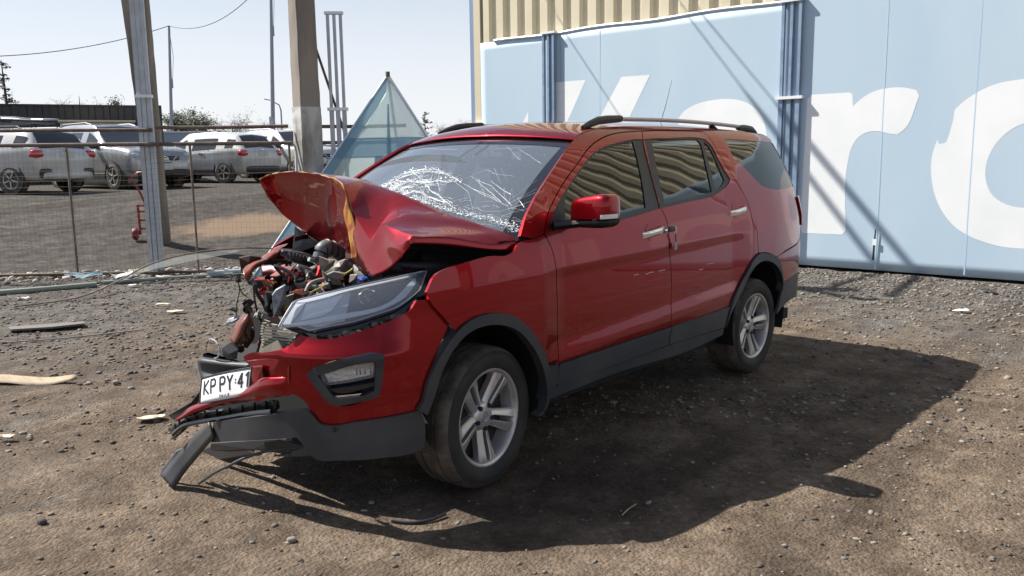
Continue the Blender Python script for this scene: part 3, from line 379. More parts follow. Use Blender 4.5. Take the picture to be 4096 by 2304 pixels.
# window surrounds and glass
def ring(name,outer,inner_list,off,mt,parent,depth=.012): return panel(name,outer,SP(off),mt,parent,holes=inner_list,res=.05,bres=.025,depth=depth)
ring('window_surround',grow(D['front_opening'],.006),[D['front_glass']],-.005,M['pillar'],fd)
ring('window_surround',grow(D['rear_opening'],.006),[D['rear_glass'],D['quarter_glass']],-.005,M['pillar'],rd)
def wavy(off,amp):
    def f(x,z):
        return (x,-(HWd(x,z)+off+amp*math.sin(x*9+z*14)+amp*.7*math.sin(x*17-z*9+1)),z)
    return f
panel('window_glass',grow(D['front_glass'],.006),wavy(-.011,.00016),M['glass'],fd,res=.03,depth=0)
panel('window_glass',grow(D['rear_glass'],.006),wavy(-.011,.00016),M['glass'],rd,res=.03,depth=0)
panel('quarter_glass',grow(D['quarter_glass'],.006),wavy(-.011,.00014),M['glass'],rd,res=.03,depth=0)
panel('rear_side_glass',grow(D['dglass'],.004),wavy(-.003,.00014),M['quart'],body,res=.03,depth=0)
# door handles (chrome grip over a dark cup)
for dr,h in ((fd,D['handle1']),(rd,D['handle2'])):
    (x0,z0),(x1,z1)=h; cx=(x0+x1)/2; cz=(z0+z1)/2
    cup=panel('handle_cup',[(cx+.062*math.cos(t)*1.0,cz+.052*math.sin(t)) for t in np.linspace(0,2*math.pi,20,endpoint=False)],SP(.002),M['paint'],dr,res=.02,depth=.004)
    a=Vector(side_pt(x0,z0,.028)); b=Vector(side_pt(x1,z1,.028)); g=MB(); n=9
    for s in ((0,.80),(.815,1.0)):
        pts=[a.lerp(b,s[0]+(s[1]-s[0])*i/n) for i in range(n+1)]
        for p,i in zip(pts,range(n+1)):
            q=s[0]+(s[1]-s[0])*i/n; p.y+=.022*(abs(2*q-1)**4)
        v=[];f=[]
        for p in pts:
            for dy,dz in ((0,.017),(-.008,.012),(-.010,-.006),(-.004,-.018),(.012,-.018),(.012,.017)): v.append(p+Vector((0,dy,dz)))
        for i in range(n):
            for k in range(6): f.append((i*6+k,i*6+(k+1)%6,(i+1)*6+(k+1)%6,(i+1)*6+k))
        f+=[tuple(range(6)),tuple(n*6+k for k in range(6))][::1]
        g.add(v,f)
    g.build('door_handle',M['chrome'],dr,smooth=True)
M['scr']=mat('paint_scratch',(.62,.40,.38),rough=.5)
for k_,L in enumerate(D['scratch']):
    g=MB(); g.tube(catmull([side_pt(x,z,.0005) for x,z in L],3),.0028,5); g.build('paint_scratch',M['scr'],fd if k_<3 else rd)
# dark structure behind the skin
nt_outline=[(.47,1.17),(.47,.40),(.50,.36),(2.22,.36),(2.26,.60),(2.42,.80),(2.78,.91),(3.05,.82),(3.16,.62),(3.2,.42),(3.62,.45),(3.66,.62),(3.52,.9),(3.50,1.28),(2.70,1.30),(2.5,1.26),(1.5,1.20)]
inn=panel('inner_body',nt_outline,SP(-.05),M['dark'],suv,res=.12,bres=.08,depth=.03,smooth=False); mirror_list.append(inn)
g=MB()
for (x0,x1,zz) in ((-.35,3.6,.30),):
    g.box(((x0+x1)/2,0,zz),(x1-x0,1.5,.08))
g.box((.42,0,.72),(.06,1.62,.78)); g.box((3.45,0,.75),(.06,1.5,.8))
g.build('floor_pan',M['dark'],suv)
def liner(name,cx,cz,r,y0,y1,parent):
    n=20; v=[];f=[]
    for i in range(n+1):
        a=math.radians(-20+220*i/n); v+=[(cx+r*math.cos(a),y0,cz+r*math.sin(a)),(cx+r*math.cos(a),y1,cz+r*math.sin(a))]
    for i in range(n): f.append((2*i,2*i+2,2*i+3,2*i+1))
    f.append(tuple(2*i+1 for i in range(n+1)))
    return mk(name,v,f,M['dark'],parent)
l1=liner('wheel_well',-.015,.40,.40,-.885,-.42,suv); l2=liner('wheel_well',2.80,.40,.41,-.885,-.42,suv); mirror_list+=[l2]
# ---- roof
re=[(.915,1.6335),(1.0,1.671),(1.17,1.699),(1.45,1.717),(1.8,1.724),(2.1,1.727),(2.7,1.721),(3.15,1.704),(3.40,1.679)]
G=[]
for i,(x,z) in enumerate(re):
    w=HWd(x,z)-.002; bx=[.10,.095,.085,.06,.03,.01,0,-.02,-.05][i]; cr=[.036,.040,.046,.05,.052,.052,.05,.048,.045][i]
    G.append([(x-bx*(1-(q*q)),-w*q,z+cr*(1-abs(q)**2.2)) for q in (1,.93,.82,.6,.3,0,-.3,-.6,-.82,-.93,-1)])
roof=patch('roof',G,PM,suv,nu=4,nv=3,thick=.006)
sp=[]
for (dx,dz) in ((0,0),(.05,-.006),(.085,-.03),(.075,-.05),(.0,-.05)):
    sp.append([(3.40+dx*(1-.15*q*q)+.05*(1-q*q),-(HWd(3.40,1.679)-.02)*q,1.679+dz+.045*(1-abs(q)**2.2)) for q in (1,.8,.4,0,-.4,-.8,-1)])
patch('roof_spoiler',sp,PM,roof,nu=3,nv=4,thick=.004)
# roof rails with three feet each
def rail(s):
    P=[]; 
    for x in np.linspace(1.22,3.26,22):
        z=1.715+.048*min(1,((x-1.22)/.22))**.6*min(1,((3.27-x)/.12))**.6 -.03*((x-2.0)/1.25)**2+.008
        P.append((x,-s*(.585-.02*abs(x-2.2)),z))
    g=MB(); g.tube(P[3:-2],.018,8,flat=.75); r=g.build('roof_rail',M['alu'],suv,smooth=True)
    k=MB(); k.tube([(1.10,-s*.585,1.708),(1.17,-s*.580,1.728),(1.26,-s*.575,1.750),(1.36,-s*.570,1.760),(1.50,-s*.57,1.768)],[.012,.020,.024,.024,.021],8); k.build('rail_foot',M['black'],r,smooth=True)
    k=MB(); k.tube([(2.66,-s*.575,1.71),(2.60,-s*.575,1.755)],[.035,.02],8,flat=.6); k.build('rail_foot',M['black'],r,smooth=True)
    k=MB(); k.tube([(3.02,-s*.57,1.742),(3.12,-s*.57,1.742),(3.22,-s*.57,1.732),(3.30,-s*.57,1.705)],[.02,.024,.028,.02],8); k.build('rail_foot',M['black'],r,smooth=True)
rail(1); rail(-1)
g=MB(); g.tube([(2.86,0,1.76),(2.93,-.005,1.90),(3.02,-.01,2.12)],[.006,.0035,.002],6); g.box((2.85,0,1.76),(.07,.05,.03)); ant=g.build('roof_antenna',M['black'],suv)
# ---- windscreen
def grid_surf(fn,us,vs): return [[fn(u,v) for u in us] for v in vs]
us=list(np.linspace(-1,1,25)); vs=list(np.linspace(0,1,19))
wsg=patch('windscreen',grid_surf(lambda u,v:ws_pt(u,v),us,vs),M['wind'],suv,nu=1,nv=1,thick=0,lin=True)
face_out(wsg,(-1,0,.8))
fr=MB()
def strip(u0,u1,v0,v1,n=14,m=2,off=.002):
    V=[];F=[]
    for i in range(n+1):
        for j in range(m+1): V.append(ws_pt(*( (u0[0]+(u0[1]-u0[0])*i/n+(u1[0]+(u1[1]-u1[0])*i/n-(u0[0]+(u0[1]-u0[0])*i/n))*j/m , v0+(v1-v0)*i/n)),off))
    for i in range(n):
        for j in range(m): F.append((i*(m+1)+j,i*(m+1)+j+1,(i+1)*(m+1)+j+1,(i+1)*(m+1)+j))
    fr.add(V,F)
strip((.90,.93),(1,1),0,1); strip((-1,-1),(-.90,-.93),0,1)
V=[];F=[]
for i in range(33):
    u=-1+2*i/32; V+=[ws_pt(u,.935-.02*abs(u)**6,.0026),ws_pt(u,1.0,.0026)]
for i in range(32): F.append((2*i,2*i+2,2*i+3,2*i+1))
fr.add(V,F); fr.build('windscreen_border',M['gloss'],wsg)
def crk(L,r,g,off=.004):
    pts=[]
    for k in range(len(L)-1):
        (u0,v0),(u1,v1)=L[k],L[k+1]; n=3
        for q in range(n): t=q/n; pts.append(ws_pt(u0+(u1-u0)*t+R.uniform(-1,1)*.006*(q>0),v0+(v1-v0)*t+R.uniform(-1,1)*.006*(q>0),off))
    pts.append(ws_pt(*L[-1],off)); g.tube(pts,r,4,cap=False)
for L in D['cracks']:
    g=MB(); crk(L,.0007,g); crk([(u+R.uniform(-.015,.015),v+R.uniform(-.012,.012)) for u,v in L],.0005,g); crk([(u+R.uniform(-.03,.03),v+R.uniform(-.025,.025)) for u,v in L],.0004,g); g.build('glass_crack',M['crack'],wsg)
for L in D['cracks_fine']:
    g=MB(); crk(L,.00035,g); g.build('glass_crack',M['crack'],wsg)
g=MB(); WEB=[(.24,.47),(.06,.50),(.12,.42),(-.12,.46)]
for k in range(110):
    cu,cv=R.choice(WEB); a=R.uniform(0,6.283); l=R.uniform(.02,.13); r0=R.uniform(0,.09); u,v=cu+r0*math.cos(a)*1.3,cv+r0*math.sin(a)*.6; P_=[(u,v)]
    for q in range(3): a+=R.gauss(0,.35); u+=l/3*math.cos(a)*1.3; v+=l/3*math.sin(a)*.6; P_.append((u,v))
    if all(.33<p[1]<.63 and -.42<p[0]<.37 for p in P_): crk(P_,R.choice((.00025,.0004,.0006)),g)
for k in range(60):
    u=R.uniform(-.95,-.2); v=.08+.2*R.random()+.1*(1+u); a=R.gauss(-2.4,.5); l=R.uniform(.03,.12); crk([(u,v),(u+l*.5*math.cos(a),v+l*.3*math.sin(a)+.01),(u+l*math.cos(a),v+l*.6*math.sin(a)+.02)],.0003,g)
g.build('crack_web',M['crack'],wsg,kind='stuff')
g=MB()
def flake(u,v,s):
    a=R.uniform(0,6.28); n=R.choice((3,4)); c=Vector(ws_pt(u,v,.004+R.uniform(0,.012)))
    e1=Vector(ws_pt(u+.01,v))-Vector(ws_pt(u-.01,v)); e1.normalize(); e2=Vector(ws_pt(u,v+.01))-Vector(ws_pt(u,v-.01)); e2.normalize(); e3=e1.cross(e2)
    g.add([c+s*R.uniform(.5,1.2)*(e1*math.cos(a+k*6.283/n)+e2*math.sin(a+k*6.283/n)*.7+e3*R.uniform(-.6,.6)) for k in range(n)],[tuple(range(n))])
FR=D['frost']
for i in range(1500):
    k=R.randrange(len(FR)-1); t=R.random(); u=FR[k][0]*(1-t)+FR[k+1][0]*t; v=FR[k][1]*(1-t)+FR[k+1][1]*t
    sp_=.018 if k>2 else .045
    flake(u+R.gauss(0,.02),v+abs(R.gauss(0,sp_))-.004,R.uniform(.001,.0048))
for L in D['cracks'][:3]:
    for i in range(420):
        k=R.randrange(len(L)-1) if R.random()<.4 else R.randrange(4); t=R.random(); u=L[k][0]*(1-t)+L[k+1][0]*t; v=L[k][1]*(1-t)+L[k+1][1]*t
        flake(u+R.gauss(0,.012),v+R.gauss(0,.016),R.uniform(.001,.0042))
for i in range(500):
    flake(R.uniform(-.30,.36),R.uniform(.36,.60),R.uniform(.0006,.0022))
for i in range(140):
    flake(R.uniform(-.95,.5),R.uniform(.15,.9),R.uniform(.0008,.002))
g.build('crushed_glass',M['crack'],wsg,kind='stuff')
# wipers hint of the cowl
g=MB(); 
for u0 in (-.75,-.05): g.tube([ws_pt(u0,.05,.012),ws_pt(u0+.3,.10,.012),ws_pt(u0+.55,.09,.012)],.006,5)
g.build('wiper',M['black'],suv)
# ---- cabin
def rbox(g,c,d,e=.35,rot=None,n=14,m=10):
    v=[];f=[]
    sg=lambda t,p: math.copysign(abs(t)**p,t)
    for i in range(m+1):
        th=-math.pi/2+math.pi*i/m
        for k in range(n):
            ph=2*math.pi*k/n
            p=Vector((d[0]/2*sg(math.cos(th),e)*sg(math.cos(ph),e),d[1]/2*sg(math.cos(th),e)*sg(math.sin(ph),e),d[2]/2*sg(math.sin(th),e)))
            if rot is not None: p=rot@p
            v.append(Vector(c)+p)
    for i in range(m):
        for k in range(n): f.append((i*n+k,i*n+(k+1)%n,(i+1)*n+(k+1)%n,(i+1)*n+k))
    g.add(v,f)
RY=lambda a: Matrix.Rotation(math.radians(a),3,'Y')
def seat(x,y,w):
    g=MB(); rbox(g,(x,y,.68),(.52,w,.20)); o=g.build('seat',M['seat'],suv,smooth=True)
    g=MB(); rbox(g,(x+.30,y,1.02),(.16,w,.66),rot=RY(16)); g.build('backrest',M['seat'],o,smooth=True)
    for yy in ((y,) if w<.8 else (y-.35,y,y+.35)):
        g=MB(); rbox(g,(x+.39,yy,1.44),(.10,.27,.20),rot=RY(12),e=.5); g.tube([(x+.37,yy-.05,1.28),(x+.38,yy-.05,1.40)],.007,5); g.tube([(x+.37,yy+.05,1.28),(x+.38,yy+.05,1.40)],.007,5); g.build('headrest',M['seat'],o,smooth=True)
seat(1.15,-.38,.52); seat(1.15,.38,.52); seat(2.05,0,1.3)
g=MB(); rbox(g,(.66,0,1.02),(.50,1.46,.26),e=.45); g.build('dashboard',M['trimgrey'],suv,smooth=True)
g=MB(); n=24; g.tube([(.98+.10*math.sin(t),-.38+.185*math.cos(t),1.07+.16*math.sin(t)) for t in np.linspace(0,2*math.pi,n+1)],.014,6,cap=False); g.box((.98,-.38,1.06),(.05,.14,.10)); g.tube([(.98,-.38,1.06),(.75,-.38,.95)],.03,6); g.build('steering_wheel',M['black'],suv)
g=MB(); g.tube([(.93,0,1.60),(.97,0,1.545)],.008,5); rbox(g,(.985,0,1.52),(.03,.24,.07),e=.5); g.build('rear_view_mirror',M['black'],suv)
g=MB()
for y in (-.36,.36): g.box((.86+.04,y,1.615),(.16,.40,.012),RY(-22))
g.build('sun_visor',M['trimgrey'],suv)
# ---- rear end
rear=[(3.72,.42),(3.81,.52),(3.825,.63),(3.83,.75),(3.80,.85),(3.62,.90),(3.60,1.0),(3.60,1.13),(3.58,1.235),(3.545,1.295)]
def rear_patch(name,pts,mt,parent):
    gr=[]
    for x,z in pts:
        w=HWd(x,z); gr.append([(x+.06*(1-q*q)*(1 if abs(q)<1 else 0),-w*q,z) for q in (1,.85,.5,0,-.5,-.85,-1)])
    return patch(name,gr,mt,parent,nu=2,nv=3,thick=.006)
rear_patch('rear_bumper_face',rear[2:6],PM,suv); rear_patch('rear_valance',rear[:3],M['plastic'],suv)
tg=rear_patch('tailgate',rear[5:],PM,suv)
face_out(tg,(1,0,.1)); face_out(rear_patch('tailgate_glass',[(3.545,1.295),(3.48,1.45),(3.41,1.63)],M['quart'],tg),(1,0,.3))
for s in (1,-1):
    gr=[]
    for x,z in ((3.50,1.225),(3.52,1.16),(3.55,1.08),(3.585,1.00)):
        xe=3.605; gr.append([(x+(xe-x)*q+.012,-s*(HWd(x+(xe-x)*q,z)+.008),z) for q in (0,.5,1)]+[(xe+.03,-s*(HWd(xe,z)-.10),z),(xe+.055,-s*(HWd(xe,z)-.28),z)])
    patch('tail_light',gr,M['redlens'],suv,nu=3,nv=2,thick=.01)
# ---- wheels
def lathe(g,prof,n=72,mod=None):
    v=[];f=[];m=len(prof)
    for i in range(n):
        a=2*math.pi*i/n
        for j,(r,y) in enumerate(prof):
            rr=r+(mod(i,j) if mod else 0); v.append((rr*math.cos(a),y,rr*math.sin(a)))
    for i in range(n):
        k=(i+1)%n
        for j in range(m-1): f.append((i*m+j,k*m+j,k*m+j+1,i*m+j+1))
    g.add(v,f)
def wheel(loc,steer=0,spin=0):
    w=MB(); lathe(w,[(.0,.085),(.205,.085),(.205,.105),(.0,.105)],40); lathe(w,[(.0,.075),(.07,.075),(.085,.10)],24)
    wo=w.build('wheel',M['disc'],suv); wo.location=loc; wo.rotation_euler=(0,-spin,steer)
    g=MB()
    prof=[(.222,.012),(.236,-.002),(.252,-.012),(.280,-.017),(.300,-.014),(.309,-.008),(.313,-.009),(.318,-.006)]
    tr=[(.318,-.006),(.329,.006),(.3355,.022),(.3375,.036),(.3375,.055),(.330,.057),(.330,.066),(.338,.068),(.339,.100),(.331,.102),(.331,.112),(.339,.114)]
    half=[(r,y) for r,y in tr]; full=half+[(r,.214-y) for r,y in reversed(half)][1:]
    lathe(g,prof,120); lathe(g,[(.318,.22),(.300,.228),(.27,.23),(.222,.20)],60)
    t=g.build('tyre',M['tyre'],wo,smooth=True)
    g=MB(); NB=192
    def mod(i,j):
        m=len(full); 
        if j in (1,2,3,m-2,m-3,m-4): return -.0055 if i%4==0 else 0
        if 4<j<m-5 and i%6==(j%2)*3: return -.003
        return 0
    lathe(g,full,NB,mod); g.build('tyre_tread',M['tread'],wo,smooth=True)
    g=MB(); lathe(g,[(.20,.16),(.205,.06),(.212,.028),(.214,.012),(.219,.004),(.226,-.001),(.234,-.001),(.236,.006),(.230,.016),(.222,.03),(.216,.19),(.20,.2)],96)
    lathe(g,[(.0,.030),(.050,.030),(.062,.034),(.072,.046),(.072,.09)],40)
    for p in range(5):
        a0=math.radians(90+72*p+180)
        for s in (-1,1):
            V=[];F=[]; secs=[(.052,.020,.016,.036),(.080,.026,.015,.033),(.12,.029,.0165,.026),(.165,.033,.0195,.016),(.200,.037,.024,.009),(.214,.040,.029,.008)]
            for (r,off,hw,y) in secs:
                lo=off-hw if r>.07 else 0.0; lo=max(lo,.0075 if r>.07 else 0)
                hi=off+hw
                for (q,yy) in ((lo,y+.03),(lo,y+.004),(lo+.004,y),(hi-.010,y+.004),(hi,y+.016),(hi-.002,y+.05)):
                    ang=a0; V.append((r*math.cos(ang)-s*q*math.sin(ang),yy,r*math.sin(ang)+s*q*math.cos(ang)))
            for i in range(len(secs)-1):
                for k in range(6):
                    q=(i*6+k,i*6+(k+1)%6,(i+1)*6+(k+1)%6,(i+1)*6+k); F.append(q if s>0 else q[::-1])
            g.add(V,F)
    rim=g.build('rim',M['alloy'],wo,smooth=True)
    bm=bmesh.new(); bm.from_mesh(rim.data); bmesh.ops.recalc_face_normals(bm,faces=bm.faces); bm.to_mesh(rim.data); bm.free()
    for p in range(5):
        a=math.radians(90+72*p+180); g=MB(); 
        v=[(.057*math.cos(a)+.0115*math.cos(k*math.pi/3),yy,.057*math.sin(a)+.0115*math.sin(k*math.pi/3)) for yy in (.022,.06) for k in range(6)]
        g.add(v,[(k,(k+1)%6,6+(k+1)%6,6+k) for k in range(6)]+[tuple(range(6))]); g.build('lug_nut',M['black'],wo)
    g=MB(); lathe(g,[(0,.0265),(.026,.0265),(.030,.031)],24); lathe(g,[(.019,.0255),(.022,.0245),(.022,.027)],24)
    v=[(-.012,.0255,-.012),(0,.0255,.014),(.012,.0255,-.012),(.007,.0255,-.012),(0,.0255,.004),(-.007,.0255,-.012)]
    g.add(v,[(0,1,4,5),(1,2,3,4)]); g.build('centre_cap',M['alu'],wo,smooth=False)
    return wo
wheel((0,-.860,.336),steer=.11,spin=0)
wheel((2.78,-.860,.336),spin=math.radians(17))
for (x,sp) in ((0,.4),(2.78,.9)):
    w=wheel((x if x>1 else .22,.860 if x>1 else .82,.336),spin=sp); w.rotation_euler=(0,sp,math.pi)
# ---- door mirror
mc=Vector((.60,-1.03,1.283))
def sup(d,e,th0,th1,ph0,ph1,off=0,n=26,m=12,e2=None):
    e2=e2 or e; sg=lambda t,p: math.copysign(abs(t)**p,t); V=[];F=[]; full=abs(ph1-ph0)>359; nn=n if full else n+1
    for i in range(m+1):
        th=math.radians(th0+(th1-th0)*i/m)
        for k in range(nn):
            ph=math.radians(ph0+(ph1-ph0)*k/n)
            p=Vector(((d[0]/2+off)*sg(math.cos(th),e)*sg(math.cos(ph),e2),(d[1]/2+off)*sg(math.cos(th),e)*sg(math.sin(ph),e2),(d[2]/2+off)*sg(math.sin(th),e)))
            f=p.y/(d[1]/2)                    # -1 at the outer end: the housing grows outwards
            p.z*=1-.10*f; p.x*=1-.10*f; p.z-=.012*f; p.x+=.016*f
            V.append(mc+p)
    for i in range(m):
        for k in range(n): F.append((i*nn+k,i*nn+(k+1)%nn,(i+1)*nn+(k+1)%nn,(i+1)*nn+k))
    return V,F
DM=(.15,.265,.150)
g=MB(); g.add(*sup(DM,.5,-17,90,0,360)); mir=g.build('door_mirror',PM,suv,smooth=True)
g=MB(); g.add(*sup((.150,.268,.172),.42,-90,-15,0,360)); g.build('mirror_base',M['black'],mir,smooth=True)
g=MB(); g.add(*sup(DM,.5,-17,-5,212,275,.003,n=14,m=3)); g.build('turn_signal',M['white'],mir,smooth=True)
g=MB(); g.tube([side_pt(.50,1.205,-.01),(.56,-.92,1.213),mc+Vector((0,.0,-.055))],[.05,.045,.04],8,flat=.5); g.build('mirror_arm',M['black'],mir,smooth=True)
mirror_list.append(mir)
# key hanging in the front door lock
key=thing('car_key','black key with a metal tag hanging from the chrome front door lock','key',side_pt(1.475,1.118,.02))
g=MB(); rbox(g,(.045,-.012,.002),(.075,.014,.032),e=.5,n=12,m=8); g.build('key_head',M['black'],key,smooth=True)
g=MB(); g.bar((-.02,-.008,0),(.012,-.010,0),.004,.010); g.build('key_blade',M['chrome'],key)
g=MB(); g.tube([(.088+.012*math.cos(t),-.012,-.010+.022*math.sin(t)) for t in np.linspace(0,6.283,13)],.002,5,cap=False); g.build('key_ring',M['chrome'],key)
g=MB(); g.bar((.09,-.014,-.03),(.094,-.014,-.075),.010,.004); g.box((.092,-.014,-.10),(.034,.004,.044)); g.build('key_tag',mat('key_tag_metal',(.30,.25,.24),rough=.4,metal=.3),key)
# mirrored right-hand side
def mirror_part(o):
    c=o.copy(); C.objects.link(c); c.parent=suv
    c.matrix_local=Matrix.Scale(-1,4,(0,1,0))@o.matrix_local
    for ch in o.children:
        d=ch.copy(); C.objects.link(d); d.parent=c; d.matrix_local=ch.matrix_local.copy()
for o in mirror_list: mirror_part(o)
# ================================================================== THE CRUSHED FRONT END
WK=D['Wk']; WT=D['T']
M['fold']=mat('folded_red_paint',(.29,.002,.006),rough=.34,metal=.85,coat=.7,coat_rough=.03,spec=.1,bump=.10,bump_scale=14); M['fold'].node_tree.nodes['Principled BSDF'].inputs['Coat IOR'].default_value=1.6
M['greyp']=mat('broken_grey_plastic',(.16,.15,.14),rough=.55,col2=(.30,.27,.23),noise_scale=14)
M['beige']=mat('radiator_core',(.17,.15,.115),rough=.7,col2=(.09,.08,.06),noise_scale=12)
M['steel']=mat('bare_steel',(.40,.43,.47),rough=.45,metal=.3,col2=(.12,.135,.16),noise_scale=18)
M['brown']=mat('amber_brown_plastic',(.20,.055,.022),rough=.25,coat=.6,col2=(.10,.025,.012),noise_scale=10)
M['yel']=mat('yellow_wire',(.45,.40,.06),rough=.5)
M['blue']=mat('blue_cap',(.03,.10,.40),rough=.4)
hood=patch('hood',D['hood'],M['fold'],suv,nu=7,nv=7,thick=0,sharp_rows=(2,),jit=.003,tens=.5,crease=.030)
bm=bmesh.new(); bm.from_mesh(hood.data)
for e in bm.edges:
    if len(e.link_faces)==2 and e.calc_face_angle(0)>math.radians(17): e.smooth=False
bm.to_mesh(hood.data); bm.free()
fl=patch('hood_edge',D['hood_flange'],M['fold'],hood,nu=3,nv=4,thick=.004,jit=.001)
md=hood.modifiers.new('solid','SOLIDIFY'); md.thickness=.008; md.offset=-1
patch('torn_sealant',D['seam'],M['rust'],hood,nu=5,nv=6,thick=.006,jit=.008)
# torn lip round the fold: a thin bright bead
g=MB(); A=catmull(np.array([D['hood'][2][k] for k in range(0,6)]),8); g.tube([Vector(p)+Vector((-.004,-.004,0)) for p in A],[.002+.003*abs(math.sin(i*.9)) for i in range(len(A))],6); g.build('torn_edge',M['rust'],hood,smooth=True)
# bumper corner with fog lamp
bs=lambda off: (lambda s,z: cyl_pt(BUMP_A,s,z,off,.0))
def bs2(off): return lambda s,z: cyl_pt(BUMP_A,s,z,off+bump_off(s,z))
OUT=Vector((-1,-.8,.2))
bump=panel('front_bumper',D['bumper'],bs2(0),PM,suv,holes=[D['fog_outer']],res=.03,bres=.018,toward=OUT)
fo_=panel('fog_lamp_surround',grow(D['fog_outer'],.004),bs2(.004),M['plastic'],bump,holes=[D['fog_inner']],res=.03,bres=.015,depth=.05,toward=OUT,ang=12)
panel('fog_lamp_recess',grow(D['fog_inner'],.01),bs2(-.045),M['gloss'],bump,res=.03,bres=.02,depth=0,toward=OUT)
M['fogref']=mat('fog_reflector',(.70,.70,.70),rough=.3,metal=.6,bump=.5,bump_scale=60)
panel('fog_lamp_reflector',grow(D['fog_lamp'],-.006),bs2(-.035),M['fogref'],bump,res=.02,bres=.02,depth=0,toward=OUT)
panel('fog_lamp_lens',D['fog_lamp'],bs2(-.012),M['clear'],bump,res=.02,bres=.02,depth=.004,toward=OUT)
panel('fog_trim_strip',grow(D['fog_strip'],.004),bs2(-.008),M['chrome'],bump,res=.02,bres=.02,depth=.01,toward=OUT)
panel('fog_lamp_slat',D['fog_bar'],bs2(-.006),M['black'],bump,res=.02,bres=.02,depth=.03,toward=OUT)
fo2=MB(); ss=[.40,.425,.445,.46]
for q,s in enumerate(ss):
    fo2.tube([cyl_pt(BUMP_A,s,.655+.012*q*0,-.025),cyl_pt(BUMP_A,s,.705,-.025)],.004,5)
fo2.build('fog_lamp_ribs',M['chrome'],bump)
val=panel('front_valance',D['valance'],bs2(.012),M['plastic'],suv,res=.03,bres=.018,depth=.035,toward=OUT)
panel('valance_lip',D['lowlip'],bs2(-.03),M['plastic'],val,res=.03,bres=.02,depth=.02,toward=OUT)
g=MB(); p=Vector(cyl_pt(BUMP_A,cyls_sensor[0],cyls_sensor[1],.03)) if 'cyls_sensor' in globals() else Vector(cyl_pt(BUMP_A,.56,.43,.016))
rbox(g,p,(.02,.02,.02),e=1); g.build('parking_sensor',M['black'],val,smooth=True)
# headlight pushed out of its place
ls=lambda off: (lambda s,z: cyl_pt(LAMP_A,s,z,off+.03*math.sin(max(0,min(1,(z-.80)/.27))*math.pi),.75))
lam=panel('headlight',D['lamp_body'],ls(-.018),M['gloss'],suv,res=.03,bres=.02,depth=.045,toward=OUT,ang=16)
M['lampbowl']=mat('lamp_bowl',(.82,.86,.92),rough=.3,metal=.3)
M['drl']=mat('lamp_light_guide',(.90,.92,.95),rough=.3,metal=.2,coat=.5)
M['lampdark']=mat('lamp_bowl_dark',(.012,.022,.055),rough=.15,metal=.4,coat=.6); M['lampmid']=mat('lamp_bowl_grey',(.48,.52,.60),rough=.3,metal=.3)
bl_=[(s*.93+.035,z*.93+.066) for s,z in D['lamp_lens']]
panel('lamp_bowl',bl_,ls(-.012),M['lampmid'],lam,res=.03,bres=.02,depth=0,toward=OUT)
panel('lamp_bowl_rear',[(min(s,.60-.25*(z-.95)),z) for s,z in bl_],ls(-.009),M['lampdark'],lam,res=.03,bres=.02,depth=0,toward=OUT,smooth=False)
panel('lamp_reflector',D['lamp_mid'],ls(-.006),M['lampbowl'],lam,res=.02,bres=.02,depth=.0,toward=OUT,ang=16)
panel('light_guide',D['lamp_left'],ls(.004),M['drl'],lam,res=.02,bres=.015,depth=.01,toward=OUT,ang=16)
panel('light_guide',D['lamp_top'],ls(.006),M['drl'],lam,res=.02,bres=.015,depth=.01,toward=OUT,ang=16)
M['drl']=mat('lamp_light_guide',(.90,.92,.95),rough=.3,metal=.2,coat=.5)
panel('light_guide',D['lamp_low'],ls(.0),M['drl'],lam,res=.02,bres=.015,depth=.02,toward=OUT)
LL=D['lamp_lens']
pc=Vector(cyl_pt(LAMP_A,(D['lamp_proj'][2][0]+D['lamp_proj'][3][0])/2,D['lamp_proj'][0][1],.012,.75)); tdir=(Vector(cyl_pt(LAMP_A,.50,.954,0,.35))-Vector(cyl_pt(LAMP_A,.56,.954,0,.35))).normalized()
nd=Vector((-tdir.y*-1,-tdir.x,0)); nd=Vector((tdir.y,-tdir.x,0.0)).normalized(); nd=(nd if nd.dot(Vector((-1,-1,0)))>0 else -nd)+Vector((0,0,.6)); nd.normalize()
if nd.dot(Vector((-1,-1,0)))<0: nd=-nd
q=nd.to_track_quat('Y','Z').to_matrix()
def loc_lathe(g,prof,c,q,n=32):
    h=MB(); lathe(h,prof,n); g.add([c+q@Vector(p) for p in h.v],h.f)
g=MB(); loc_lathe(g,[(.044,-.03),(.044,.006),(.036,.010),(.030,-.004)],pc,q); g.build('projector_bezel',M['chrome'],lam,smooth=True)
g=MB(); loc_lathe(g,[(.0,.012),(.012,.010),(.022,.004),(.030,-.006)],pc,q); g.build('projector_lens',mat('projector_lens',(.05,.07,.10),rough=.03,coat=1),lam,smooth=True)
panel('lamp_cover',D['lamp_lens'],ls(.022),M['clear'],lam,res=.03,bres=.02,depth=.0,toward=OUT,ang=16)
g=MB(); A=[Vector(ls(.018)(s,z)) for s,z in smooth_outline(LL,.03,ang=16)]
g.tube(A+[A[0]],.0038,6,cap=False); g.build('lamp_rim',M['alu'],lam,smooth=True)
g=MB()
for s,z in ((.80,.875),(.74,.845),(.62,.835),(.5,.86),(.42,.885)):
    rbox(g,Vector(ls(-.03)(s,z-.012)),(.03,.03,.022),e=.6,n=8,m=6)
g.build('lamp_clips',M['greyp'],lam,kind='stuff')
panel('gap_backing',[(-.50,.52),(-.43,.52),(-.36,.75),(-.18,.88),(-.02,.92),(-.1,1.0),(-.3,.97),(-.44,.80)],SP(-.07),M['dark'],suv,res=.1,bres=.06,depth=.0)  # dark backing added so the fender gap reads dark
